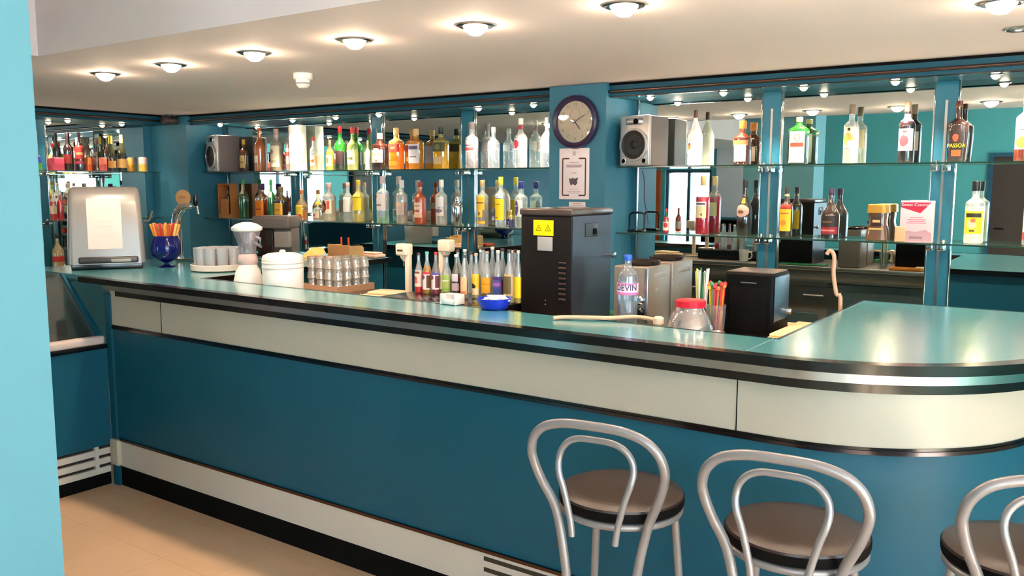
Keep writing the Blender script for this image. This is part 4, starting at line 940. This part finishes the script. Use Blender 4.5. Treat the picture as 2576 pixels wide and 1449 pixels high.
# black rack and soft drink bottles
RK0, RK1 = -2.63, -2.0
zr = 1.150
tag(build('bottle_rack', MB().rbox(RK0, RK1, -2.0, -1.56, ZW, zr, .006), BLACK), 'low black rack under the row of small bottles behind the bar', 'rack')
sd = 'small drink bottles behind the bar'
def SB(label, px, ytop, w, kind, glass, liq, fill, cap, labels, y=-1.80):
    return shelf_bottle(label, px, ytop, w, zr, kind, glass, liq, fill, cap, labels, y=y, group=sd)
SB('small bottle with pink drink, dark cap and red label, leftmost of the row', 1054, 636, 20, 'soda', CL, (206, 40, 44, .7), .16, (90, 50, 44), [(.16, .56, 80, S((232, 196, 176), ('e', .3, .5, .3, .16, (206, 60, 60)), ('r', .1, .82, .8, .94, (120, 70, 60)), ('e', .4, .3, .25, .12, (220, 100, 90))))])
SB('small bottle with turquoise cap and magenta and white label', 1075, 633, 22, 'soda', CL, (206, 150, 60, .5), .66, (90, 180, 160), [(.1, .52, 80, S((226, 210, 206), ('r', 0, .86, 1, 1, (206, 50, 70)), ('e', .3, .7, .25, .15, (130, 40, 70)), ('r', .7, .1, 1, .8, (90, 50, 36))))])
SB('small bottle with red cap, purple topped white label', 1097, 634, 22, 'soda', (226, 214, 214, .15), (150, 60, 80, .6), .12, (176, 50, 60), [(.12, .52, 80, S((226, 210, 210), ('r', 0, .88, 1, 1, (90, 80, 160)), ('e', .3, .7, .25, .15, (130, 50, 80)), ('r', .7, .1, 1, .8, (110, 50, 56))))])
SB('small bottle with green label below the white opener head', 1124, 641, 25, 'soda', CL, (180, 190, 120, .3), .4, (90, 70, 60), [(.1, .52, 80, S((160, 176, 90), ('r', .1, .58, .9, .66, (206, 206, 180)), ('r', .1, .1, .9, .16, (130, 176, 50))))])
SB('small dark bottle with white cap and two white labels', 1148, 640, 22, 'soda', (150, 150, 130, .3), (44, 14, 18, .95), .54, (232, 226, 220), [(.14, .32, 70, S((206, 180, 180))), (.36, .54, 60, S((214, 204, 210)))])
SB('small bottle with peach coloured label and brown cap', 1168, 642, 18, 'soda', CL, (206, 180, 160, .3), .4, (80, 60, 56), [(.1, .50, 80, S((236, 186, 140), ('r', .2, .0, .9, .16, (220, 130, 80))))], y=-1.84)
SB('small bottle with yellow label and black dot', 1198, 637, 21, 'soda', CL, (226, 206, 160, .3), .5, (196, 170, 150), [(.08, .54, 80, S((236, 190, 50), ('e', .45, .42, .22, .12, (50, 36, 26)), ('r', 0, 0, 1, .34, (236, 210, 160))))])
SB('small clear bottle with bright orange label', 1225, 632, 26, 'soda', CL, (150, 110, 60, .5), .12, (150, 130, 120), [(.14, .46, 75, S((240, 160, 10), ('r', .1, .55, .9, .6, (200, 110, 10))))])
SB('small bottle with purple and blue label', 1253, 630, 25, 'soda', CL, (130, 40, 60, .7), .4, (200, 190, 180), [(.1, .48, 80, S((90, 80, 150), ('r', 0, .8, .8, 1, (80, 40, 120)), ('r', .1, .5, .9, .68, (170, 100, 190)), ('r', .1, .1, .8, .4, (60, 80, 150))))])
SB('small bottle with dark olive label in a gold border', 1281, 628, 26, 'soda', CL, (206, 200, 140, .35), .12, (60, 50, 46), [(.14, .54, 75, S((196, 160, 110), ('r', .12, .08, .88, .92, (100, 84, 50))))], y=-1.84)
SB('small bottle with yellow label beside the black machine', 1304, 630, 21, 'soda', CL, (226, 206, 120, .4), .3, (206, 190, 180), [(.1, .5, 80, S((236, 200, 20)))], y=-1.82)
for k, (px, yt) in enumerate(((1152, 628), (1170, 627), (1186, 634), (1210, 628), (1216, 622), (1239, 621), (1264, 625), (1289, 630), (1296, 628))):
    SB('empty clear bottle in the back row of the small bottles', px, yt, 22, 'soda', CL, None, 0, [(70, 56, 52), (226, 220, 212)][k % 2], [], y=-1.66+.05*(k % 2))
# two white bottle openers / dispensers on posts
for k, (px0, px1, yt, yb_, lab) in enumerate(((1000, 1032, 613, 735, 'left'), (1107, 1143, 602, 735, 'right'))):
    yy = -1.70 if k == 0 else -1.62; zb_ = ZW if k == 0 else zr
    xa = ray(px1-5 if k == 0 else px0+5, 640); X = xa.x/xa.y*(yy+CD)
    P = Vector((X, yy, zb_)); hh = height_to(P, yt); s_ = depth(P)/F_PX
    t = thing('can_opener', 'white post mounted opener head, %s of the two behind the bar' % lab, 'opener', (X, yy, zb_), group='white opener posts')
    sg = -1 if k == 0 else 1
    build('post', MB().rbox(-.012, .012, -.014, .014, .0, hh-.01, .004), pm('off_white_enamel', (232, 212, 188), .35), t)
    build('head', MB().rbox(min(0, sg*.052)-.012*(sg > 0)*0-.010, max(0, sg*.052)+.010, -.026, .026, hh-.058, hh, .010), pm('off_white_enamel', (232, 212, 188), .35), t)
    build('head_chin', MB().lathe([(.006, hh-.085), (.018, hh-.07), (.024, hh-.055)], sg*.024, 0, 16), pm('off_white_enamel', (232, 212, 188), .35), t)
    build('blade', MB().tube([(sg*.03, 0, hh-.08), (sg*.03, 0, hh-.108)], .003, 6), CHROMED, t)
    build('foot', MB().rbox(-.055, .035, -.04, .04, 0.0005, .008, .003), pm('off_white_enamel', (232, 212, 188), .35), t)
    if k == 0: build('marking', MB().rbox(-.046, -.012, -.0275, -.0255, hh-.036, hh-.028, .0005), cm((70, 50, 40)), t)
    if k == 0: build('cord', MB().tube([(-.02, -.04, .006), (-.03, -.15, .012), (-.02, -.25, .03), (-.02, -.30, .072)], .003, 6), WHITEP, t)
# napkin dispenser and sugar bowl
q = onZ(1124, 768, 1.15)
t = thing('napkin_dispenser', 'small white plastic holder with paper napkins on the bar edge', 'napkin holder', (q.x, q.y+.035, ZB))
build('holder', MB().rbox(-.035, .035, -.03, .03, 0, .022, .006), WHITEP, t)
build('side_wall', MB().rbox(-.041, -.034, -.032, .032, .0, .042, .003).rbox(.034, .041, -.032, .032, .0, .042, .003).rbox(-.034, -.008, -.034, -.028, .01, .046, .003), WHITEP, t)
build('napkins', MB().box(-.03, .03, -.022, .022, .022, .043), PAPER, t)
q = onZ(1224, 781, 1.15); s_ = depth(q)/F_PX; R = 43*s_
t = thing('sugar_bowl', 'cobalt blue bowl heaped with white sugar sachets', 'bowl', (q.x, q.y+R*.75, ZB))
bl = t.location.copy()
build('bowl_body', MB().lathe([(R*.72, 0), (R*.78, .002), (R*.96, .026), (R*1.0, .043), (R*.96, .043), (R*.9, .028), (R*.6, .008), (0, .006)], seg=40), pm('cobalt_plastic', (20, 50, 190), .3), t)
random.seed(11)
sache = MB().rbox(-.028, .028, -.011, .011, 0, .005, .0022)
so = build('sugar_sachet', sache, pm('sachet_paper', (244, 232, 234), .6), loc=(bl.x, bl.y, ZB+.048)); tag(so, 'white sugar sachet in the cobalt blue bowl', 'sachet', 'sugar sachets')
for k in range(22):
    o = so.copy(); COL.objects.link(o); a = random.uniform(0, 2*pi); r = R*.66*sqrt(random.random())
    lay = k // 8
    o.location = (bl.x+r*cos(a)*(1-.25*lay), bl.y+r*sin(a)*(1-.25*lay), ZB+.027+.0072*lay+random.uniform(0, .006)); o.rotation_euler = (random.uniform(-.25, .25), random.uniform(-.2, .2), random.uniform(0, pi))

# tall black machine
x0, x1, y0, y1 = -1.983, -1.739, -1.832, -1.507
zt = 1.545
t = thing('drinks_machine', 'tall black and grey metal machine with yellow warning sticker behind the bar', 'machine', ((x0+x1)/2, (y0+y1)/2, ZW))
w, dd, hh = (x1-x0)/2, (y1-y0)/2, zt-ZW
GM = pm('dark_blue_grey_metal', (72, 78, 90), .3, metal=.55, noise=.12, nscale=14)
build('body', MB().rbox(-w, w-.002, -dd, dd, 0, hh-.028, .004), pm('black_powder_coat', (20, 14, 14), .5, spec=.25, noise=.1, nscale=20), t)
build('side_panel', MB().box(w-.002, w+.0005, -dd+.004, dd-.004, .004, hh-.03), GM, t)
build('top_cover', MB().rbox(-w-.006, w+.006, -dd-.006, dd+.006, hh-.028, hh, .008), pm('brown_black_top', (70, 56, 54), .25, coat=.4), t)
sy = -dd-.001
st_ = build('warning_sticker', MB().rbox(-.048, .048, -.0012, 0, -.031, .031, .0005), cm((244, 214, 10), .35), t, loc=(-.012, sy, hh-.078))
for dx in (-.022, .022):
    tri = MB(); a = .017
    o_ = [(dx+a*cos(radians(90+120*k)), a*sin(radians(90+120*k))-.004) for k in range(3)]; i_ = [(dx+a*.78*cos(radians(90+120*k)), a*.78*sin(radians(90+120*k))-.004) for k in range(3)]
    v = [(x, -.0018, z) for x, z in o_]+[(x, -.0018, z) for x, z in i_]
    tri.add(v, [(k, (k+1) % 3, 3+(k+1) % 3, 3+k) for k in range(3)])
    tri.text('!', .018, (dx, -.0018, -.005), depth=.0002)
    build('warning_triangle', tri, BLACKM, st_)
build('rating_plate', MB().rbox(-.036, .036, -.0012, 0, -.028, .028, .0005), cm((176, 172, 172), .4, .3), t, loc=(-.004, sy, hh-.142))
lv_ = MB()
for k in range(8): lv_.rbox(.062, .096, -dd-.005, -dd+.001, .10+k*.021, .108+k*.021, .003)
build('louvres', lv_, pm('louvre_brown', (66, 50, 46), .3, metal=.3), t)
build('screws', MB().rbox(-.004, .002, -dd-.003, -dd, .075, .080, .001).rbox(-.004, .002, -dd-.003, -dd, .092, .097, .001), CHROME, t)
build('latch_recess', MB().rbox(w, w+.004, -.06, .06-.02, hh-.115, hh-.06, .003), pm('recess_frame', (52, 56, 64), .3, metal=.4), t)
build('latch_hole', MB().box(w+.004, w+.0048, -.004, .028, hh-.106, hh-.082), BLACKM, t)
build('side_knob', MB().lathe([(.006, 0), (.006, .014), (.013, .018), (.013, .03), (0, .033)], seg=16, axis='x'), CHROME, t, loc=(w, dd-.02, hh-.20))
tag(build('cutting_board', MB().rbox(-1.95, -1.62, -1.50, -1.40, ZW, ZW+.008, .003), pm('green_plastic_board', (40, 140, 80), .4)), 'green plastic board beside the tall machine, seen in the mirror', 'board')

# small black box machine
x0, x1, y0, y1 = -1.177, -.988, -1.656, -1.465
t = thing('card_terminal_box', 'small black box shaped machine near the bar corner', 'machine', ((x0+x1)/2, (y0+y1)/2, ZW))
w, dd, hh = (x1-x0)/2, (y1-y0)/2, 1.318-ZW
build('body', MB().rbox(-w, w, -dd, dd, 0, hh, .012), pm('black_satin_plastic', (6, 6, 7), .5, spec=.12), t)
build('top_plate', MB().rbox(-w+.008, w-.008, -dd+.008, dd-.008, hh-.002, hh+.003, .004), pm('brushed_brown_top', (120, 104, 98), .3, metal=.5), t)
build('front_recess', MB().rbox(-w+.022, w-.022, -dd-.002, -dd+.002, .02, hh-.055, .003), BLACKM, t)
build('front_mark', MB().rbox(-.03, .03, -dd-.0025, -dd+.001, hh-.04, hh-.036, .0008), cm((90, 90, 96), .3), t)
build('side_panel', MB().rbox(w-.001, w+.001, -dd+.012, dd-.012, .06, hh-.014, .0008), pm('blue_grey_side', (60, 84, 100), .3, metal=.2), t)
build('side_knob', MB().lathe([(.012, 0), (.012, .016), (.009, .02), (0, .021)], seg=16, axis='x'), CHROMED, t, loc=(w, dd-.035, .085))
cl = MB().rbox(-.18, .13, -.17, .17, 0, .016, .006)
tag(build('tea_towel', MB().rbox(-.037, .038, -.33, .1, .0, .03, .008).rbox(-.11, -.03, .045, .11, 0, .028, .008).rbox(-.03, .03, -.28, .06, .03, .042, .006), pm('pale_yellow_towel', (238, 210, 160), .9, bump=.5, bscale=40), loc=(-.93, -1.5, ZW)), 'pale yellow folded towel between the black box machine and the bar corner', 'towel')
tag(build('orange_cloth', MB().rbox(-1.2, -1.0, -1.462, -1.385, ZW, ZW+.02, .006), pm('orange_cloth', (226, 140, 50), .9)), 'orange cloth behind the black box machine, seen in the mirror', 'cloth')

# water bottle
rb = ray(1579, 720); yb = -1.91; xb = rb.x/rb.y*(yb+CD); Pw = Vector((xb, yb, ZW+.0)); R = 26*depth(Pw)/F_PX
hw_ = height_to(Pw, 641)
wt = make_bottle('clear plastic water bottle with blue cap and pink DEVIN label', Pw+Vector((0, 0, .0005)), R, hw_, 'pet', (206, 222, 236, .1), (186, 206, 224, .16), .55, (40, 90, 200),
                 [(.52, .66, 178, S((238, 206, 226), ('r', 0, 0, 1, .22, (222, 110, 176)), ('r', .3, .86, .7, 1, (230, 120, 180))))], name='water_bottle', rz=radians(20), text=('DEVIN', .032, .605, (30, 26, 70), .95))
# steel appliances with knobs
def at_px(px, py, y):
    r = ray(px, py); return r.x/r.y*(y+CD)
for k, (y0, y1) in enumerate(((-1.85, -1.655), (-1.632, -1.436))):
    X1 = -1.3965; X0 = X1-.145; zt_ = 1.335 if k == 0 else 1.338
    t = thing('steel_appliance', 'boxy beige grey steel appliance, %s' % ('front one with round knobs beside the water bottle' if k == 0 else 'rear one behind a dark gap'), 'appliance', ((X0+X1)/2, (y0+y1)/2, ZW), group='pair of steel appliances')
    hh = zt_-ZW; w = (X1-X0)/2; dd = (y1-y0)/2
    BG = pm('beige_grey_metal', (132, 121, 110), .38, metal=.25, noise=.04, nscale=6)
    build('body', MB().rbox(-w, w, -dd, dd, 0, hh, .006), BG, t)
    build('side_vent', MB().rbox(w-.001, w+.0015, -dd+.05, dd-.03, hh-.045, hh-.028, .001).rbox(w-.001, w+.0015, -dd+.06, -dd+.085, hh-.10, hh-.085, .001), pm('vent_grey', (140, 138, 132), .5), t)
    if k == 0:
        build('front_trim', MB().rbox(w-.014, w+.001, -dd-.004, -dd+.002, .0, hh-.004, .003), CHROMED, t)
        kn = MB().lathe([(.018, 0), (.018, .012), (.012, .018), (0, .018)], seg=20, axis='y')
        for z, r_ in ((hh-.125, 1), (hh-.17, .7)):
            build('knob', kn, CHROME if r_ == 1 else BLACK, t, loc=(w-.031, -dd, z))
    tr = MB().lathe([(.075, 0), (.085, .004), (.09, .014), (.086, .016), (.075, .006), (0, .004)], seg=32)
    o = build('oval_dish', tr, pm('black_dish', (30, 22, 20), .2), loc=((X0+X1)/2, (y0+y1)/2, ZW+hh+.0003)); o.scale = (.75, .95, 1)
    tag(o, 'dark oval dish on the %s steel appliance' % ('front' if k == 0 else 'rear'), 'dish')
# round jar with red lid
rb = ray(1737, 790); yb = -1.93; xb = rb.x/rb.y*(yb+CD); Pj = Vector((xb, yb, ZW)); s_ = depth(Pj)/F_PX
hj = height_to(Pj, 754)
t = thing('glass_jar', 'round clear glass jar with red screw lid behind the bar edge', 'jar', (xb, yb, ZW))
Rj = 61*s_
build('jar_glass', MB().lathe([(Rj*.6, 0), (Rj*.8, .008), (Rj, .045), (Rj*.98, .065), (Rj*.75, hj-.045), (Rj*.56, hj-.03), (Rj*.56, hj-.012), (Rj*.52, hj-.012), (Rj*.7, hj-.048), (Rj*.94, .06), (Rj*.75, .014), (0, .01)], seg=40), gm('jar_glass', (222, 214, 214), .12, .4), t)
build('contents', MB().lathe([(Rj*.7, .016), (Rj*.9, .04), (Rj*.88, .055), (Rj*.5, .062), (0, .065)], seg=32), pm('dark_sweets', (90, 60, 72), .4, noise=.5, nscale=90), t)
build('screw_lid', MB().lathe([(Rj*.60, hj-.024), (Rj*.62, hj-.003), (Rj*.56, hj), (0, hj)], seg=40), cm((222, 24, 50), .35), t)
# small chrome ashtray-like bowl
P_ = onZ(1803, 842, ZB); 
rb = ray(1802, 815); yb = -1.98; xb = rb.x/rb.y*(yb+CD)
tag(build('chrome_dish', MB().lathe([(.016, 0), (.020, .002), (.012, .03), (.02, .045), (.032, .062), (.030, .064), (.016, .05), (0, .045)], seg=28), CHROME, loc=(xb, yb, ZW)), 'small chrome footed dish between the red lid jar and the black box machine', 'dish')
# straw glasses
def straws(label, px, y, ytop, rg, hg, cols, n, hs, glab):
    r = ray(px, 760); X = r.x/r.y*(y+CD)
    t = thing('straw_glass', label, 'glass', (X, y, ZW))
    build('glass_body', MB().lathe([(rg*.8, 0), (rg*.82, .004), (rg, hg), (rg*.95, hg), (rg*.78, .006), (0, .005)], seg=28), GLASSC, t)
    P = Vector((X, y, ZW)); hh = height_to(P, ytop)
    for k in range(n):
        a = 2*pi*k/n; c = cols[k % len(cols)]
        m = MB().tube([(rg*.45*cos(a), rg*.45*sin(a), .008), (rg*.8*cos(a+.3), rg*.8*sin(a+.3), hh-hs*(k % 3))], .0032, 7)
        if glab == 'drink stirrers': m.lathe([(0, hh-.012-hs*(k % 3)), (.008, hh-.006-hs*(k % 3)), (.008, hh+.002-hs*(k % 3)), (0, hh+.008-hs*(k % 3))], rg*.8*cos(a+.3), rg*.8*sin(a+.3), 10)
        o = build('drinking_straw' if 'straws' in glab else 'drink_stirrer', m, cm(c, .4), loc=(X, y, ZW))
        tag(o, ('white or green straight straw in the glass behind the red lid jar' if 'straws' in glab else 'coloured bead topped stirrer in the glass beside the black box machine'), 'straw' if 'straws' in glab else 'stirrer', glab)
straws('clear glass holding long white and green straws', 1765, -1.62, 675, .03, .10, [(232, 232, 226), (190, 206, 70), (224, 230, 226), (60, 130, 90), (236, 236, 230)], 10, .006, 'white and green straws')
straws('clear glass holding coloured bead topped stirrers', 1803, -1.72, 712, .035, .12, [(206, 50, 50), (232, 130, 40), (232, 200, 50), (60, 150, 90), (200, 60, 90), (236, 110, 60)], 14, .008, 'drink stirrers')
# citrus press: small white pin
rb = ray(1657, 790); yb = -1.97; xb = rb.x/rb.y*(yb+CD)
tag(build('pump_bottle', MB().lathe([(.016, 0), (.016, .012), (.011, .018), (.010, .060), (.012, .064), (.019, .070), (.019, .09), (.012, .096), (0, .097)], seg=24), cm((226, 200, 170), .4), loc=(xb, yb, ZW+.0)), 'small beige pestle shaped bottle left of the red lid jar', 'bottle')
# tan hose lying along the rear edge
pts = [onZ(px, py, z) for px, py, z in ((1392, 800, 1.158), (1420, 798, 1.16), (1480, 799, 1.162), (1540, 800, 1.162), (1590, 797, 1.164), (1630, 801, 1.162), (1660, 809, 1.158))]
def smooth(pts, n=4):
    out = []
    P = [Vector(p) for p in pts]
    for i in range(len(P)-1):
        p0, p1, p2, p3 = P[max(i-1, 0)], P[i], P[i+1], P[min(i+2, len(P)-1)]
        for k in range(n):
            u = k/n; out.append(.5*((2*p1)+(-p0+p2)*u+(2*p0-5*p1+4*p2-p3)*u*u+(-p0+3*p1-3*p2+p3)*u**3))
    return out+[P[-1]]
tag(build('rubber_hose', MB().tube(smooth(pts), .0075, 12), pm('tan_rubber', (214, 170, 140), .5)), 'tan rubber hose lying along the inner bar edge', 'hose')
tag(build('green_coaster', MB().rbox(-.05, .05, -.04, .04, 0, .02, .003), cm((50, 140, 90), .5), loc=(at_px(1605, 806, -1.99), -1.99, ZW)), 'green pad under the tan hose', 'pad')
hp = [onY(px, py, -1.12) for px, py in ((2080, 640), (2086, 631), (2094, 634), (2099, 650), (2097, 690), (2104, 740), (2114, 780))]
hp.append(Vector((hp[-1].x-.01, -1.14, .55))); hp.append(Vector((hp[-1].x, -1.17, .012)))
tag(build('drain_hose', MB().tube(smooth(hp), .0085, 10), pm('tan_hose', (196, 160, 132), .5)), 'tan hose standing up behind the towel, right of the black box machine', 'hose')
# objects on the left return of the counter
m0 = onZ(700, 648, 1.15)
t = thing('coffee_machine', 'grey coffee machine with dark front on the left return of the bar', 'coffee machine', (base_pt(697, -.78, 1.15).x, -.78, ZB), radians(32))
build('body', MB().rbox(-.125, .125, -.04, .13, .0, .19, .008), pm('warm_grey_metal', (120, 108, 102), .35, metal=.3), t)
build('top_unit', MB().rbox(-.13, .13, -.12, .13, .19, .275, .012), pm('warm_grey_metal', (120, 108, 102), .35), t)
build('dark_front', MB().rbox(-.115, -.005, -.06, -.038, .02, .186, .006), pm('dark_brown_glass', (50, 34, 28), .15), t)
build('side_box', MB().rbox(.015, .12, -.10, -.04, .06, .17, .008), pm('pale_grey_box', (150, 138, 134), .35), t)
build('drip_tray', MB().rbox(-.12, .12, -.115, -.04, 0, .018, .004), BLACK, t)
t = thing('wooden_crate', 'light wooden box of menu cards with orange tabs on the left return', 'box', (-4.22, -.66, ZB), radians(-8))
WC = pm('light_wood', (206, 160, 106), .5, noise=.08, nscale=10)
build('box_walls', MB().box(-.12, .12, -.06, -.052, 0, .09).box(-.12, .12, .052, .06, 0, .075).box(-.12, -.112, -.052, .052, 0, .085).box(.112, .12, -.052, .052, 0, .085).box(-.112, .112, -.052, .052, 0, .006), WC, t)
build('orange_tab', MB().rbox(-.03, -.012, -.02, -.016, .006, .14, .002).rbox(.05, .068, -.02, -.016, .006, .14, .002), cm((222, 96, 30), .5), t)
tag(build('serving_tray', MB().rbox(-.14, .14, -.09, .09, 0, .014, .005), pm('dark_teal_tray', (36, 84, 84), .3), loc=(-4.68, -1.12, ZB+.0), rot=.3), 'dark teal serving tray beside the light wooden box', 'tray')
tag(build('yellow_napkin', MB().add([(-.09, -.05, 0), (.06, -.06, .0), (.085, .02, .03), (.0, .07, .065), (-.09, .05, .06), (-.09, -.05, .002), (.06, -.06, .002), (.085, .02, .032), (.0, .07, .067), (-.09, .05, .062)], [(0, 1, 2, 3, 4), (9, 8, 7, 6, 5), (0, 5, 6, 1), (1, 6, 7, 2), (2, 7, 8, 3), (3, 8, 9, 4), (4, 9, 5, 0)]), pm('yellow_cloth', (240, 196, 110), .9), loc=(*onZ(793, 648, ZB)[:2], ZB)), 'folded yellow napkin behind the white ice bucket', 'napkin')
tag(build('red_folder', MB().rbox(-.13, .13, -.05, .05, 0, .02, .004), cm((196, 70, 40), .5), loc=(-4.22, -.83, ZB), rot=.1), 'red folder in front of the light wooden box', 'folder')
tag(build('pink_cloth', MB().rbox(-.10, .10, -.06, .06, 0, .022, .009).rbox(-.07, .08, -.04, .05, .023, .034, .005), pm('pink_cloth', (226, 176, 156), .9, bump=.4, bscale=60), loc=(-4.13, -.53, ZB), rot=.1), 'folded pink cloth at the far end of the left return', 'cloth')
# mug and hose seen in the mirror
t = thing('coffee_mug', 'white mug on the steel work unit, seen in the mirror', 'mug', (-2.40, -1.50, ZW))
t.location = (-2.22, -1.45, ZW)
build('cup', MB().lathe([(.026, 0), (.030, .004), (.036, .088), (.034, .088), (.028, .008), (0, .006)], seg=28), WHITEP, t)
build('mug_handle', MB().tube([(.033, 0, .075), (.058, 0, .07), (.062, 0, .045), (.052, 0, .025), (.030, 0, .02)], .005, 8), WHITEP, t)

# ================================================================ BAR STOOLS
def stool(label, x, y, rz):
    t = thing('bar_stool', label, 'bar stool', (x, y, 0), rz, group='bar stools')
    zs = .768; r = .173
    cu = MB().lathe([(r*.9, zs-.0), (r*.985, zs+.004), (r, zs+.014), (r*.998, zs+.028)], seg=56)
    build('seat_edge', cu, pm('black_piping', (8, 7, 7), .7, spec=.1), t)
    build('seat_cushion', MB().lathe([(r*.99, zs+.026), (r*.975, zs+.034), (r*.9, zs+.040), (r*.7, zs+.044), (0, zs+.045)], seg=56), LEATHER, t)
    ring = [(r*.93*cos(2*pi*k/40), r*.93*sin(2*pi*k/40), zs-.011) for k in range(40)]
    build('seat_ring', MB().tube(ring, .010, 10, closed=True), STOOLM, t)
    # rear leg + back loop, one bent tube ; plane y = -back
    def byz(z):   # y of back plane at height z
        return -.142-.06*max(0, (z-.78))/.25 if z > .78 else -.142-.05*max(0, (.55-z))/.55
    hz = [(.17, 0.012), (.118, .35), (.106, .55), (.115, .66), (.142, .78), (.178, .86), (.197, .915), (.200, .95), (.186, .99), (.150, 1.022), (.095, 1.038), (.04, 1.042)]
    P = [(a, byz(z), z) for a, z in hz]; P = smooth(P+[(0, byz(1.042), 1.042)])
    P = [Vector((p[0]*.92, p[1], p[2]-.01)) for p in P]
    full = [Vector((-p[0], p[1], p[2])) for p in P]+[Vector(p) for p in reversed(P[:-1])]
    build('back_frame', MB().tube(full, .0125, 14), STOOLM, t)
    hz = [(.066, .735), (.072, .78), (.092, .855), (.108, .90), (.113, .93), (.106, .96), (.084, .985), (.05, .998)]
    iy = lambda z: -.190 if z < .9 else -.190+(byz(z)+.012+.190)*(z-.9)/.1
    P = smooth([(a, iy(z), z) for a, z in hz]+[(0, iy(1.0), 1.0)])
    P = [Vector((p[0]*.92, p[1], p[2]-.01)) for p in P]
    full = [Vector((-p[0], p[1], p[2])) for p in P]+[Vector(p) for p in reversed(P[:-1])]
    build('inner_loop', MB().tube(full, .0088, 12), STOOLM, t)
    for s in (-1, 1):
        build('leg', MB().tube([(s*.115, .11, zs-.012), (s*.135, .135, .45), (s*.165, .18, .012)], .0115, 12), STOOLM, t)
    fr = []
    for zf in (.30,):
        rr = .165; fr = [(rr*cos(2*pi*k/40), rr*sin(2*pi*k/40)-.0, zf) for k in range(40)]
    build('foot_ring', MB().tube(fr, .009, 10, closed=True), STOOLM, t)
    for s in (-1, 1):
        for (px_, py_) in ((.165, .18), (.156, -.19)):
            build('foot_cap', MB().lathe([(.016, 0), (.016, .02), (.0125, .024)], s*px_, py_, 14), BLACKM, t)
    return t
s1 = stool('silver tube bar stool with brown round seat, leftmost of the three', -1.058, -2.69, radians(6))
dup(s1, (-.582, -2.675, 0), radians(5), 'silver tube bar stool with brown round seat, middle of the three')
dup(s1, (-.113, -2.50, 0), radians(22), 'silver tube bar stool cut by the right edge of the photo')

# ================================================================ LIGHT
w = bpy.data.worlds.new('world'); SC.world = w; w.use_nodes = True
bg = w.node_tree.nodes['Background']; bg.inputs[0].default_value = (.70, .86, 1.0, 1); bg.inputs[1].default_value = 11.0
sd_ = bpy.data.lights.new('bounce_sun', 'SUN'); sd_.energy = 600; sd_.angle = .01; sd_.color = (.86, .95, 1)  # sun added so the unseen floor bounces light up to the ceiling
so_ = bpy.data.objects.new('bounce_sun', sd_); COL.objects.link(so_); so_.rotation_euler = Vector((-.62, .12, -.78)).to_track_quat('-Z', 'Y').to_euler()
for h in RH:
    ld = bpy.data.lights.new('window_portal', 'AREA'); ld.shape = 'RECTANGLE'; ld.size = h[1]-h[0]; ld.size_y = h[3]-h[2]
    l = bpy.data.objects.new('window_portal', ld); COL.objects.link(l); l.location = (XR+.16, (h[0]+h[1])/2, (h[2]+h[3])/2); l.rotation_euler = (0, radians(90), 0)
    l.rotation_euler = Vector((-1, 0, 0)).to_track_quat('-Z', 'Z').to_euler(); ld.cycles.is_portal = True
for h in (FH[0], FH[2]):
    ld = bpy.data.lights.new('window_portal', 'AREA'); ld.shape = 'RECTANGLE'; ld.size = h[1]-h[0]; ld.size_y = h[3]-h[2]
    l = bpy.data.objects.new('window_portal', ld); COL.objects.link(l); l.location = ((h[0]+h[1])/2, YF-.16, (h[2]+h[3])/2)
    l.rotation_euler = Vector((0, 1, 0)).to_track_quat('-Z', 'Z').to_euler(); ld.cycles.is_portal = True
vs = SC.view_settings; vs.view_transform = 'Standard'; vs.look = 'None'; vs.exposure = 0.72; vs.gamma = 1; vs.use_curve_mapping = False
try:
    cy = SC.cycles; cy.max_bounces = 8; cy.diffuse_bounces = 4; cy.glossy_bounces = 5; cy.transmission_bounces = 6; cy.transparent_max_bounces = 28
    cy.caustics_reflective = True; cy.caustics_refractive = False; cy.sample_clamp_indirect = 40; cy.sample_clamp_direct = 0; cy.blur_glossy = 1
    cy.adaptive_threshold = .02; cy.use_adaptive_sampling = True; cy.use_denoising = True; cy.denoiser = 'OPENIMAGEDENOISE'
except Exception as e: print(e)
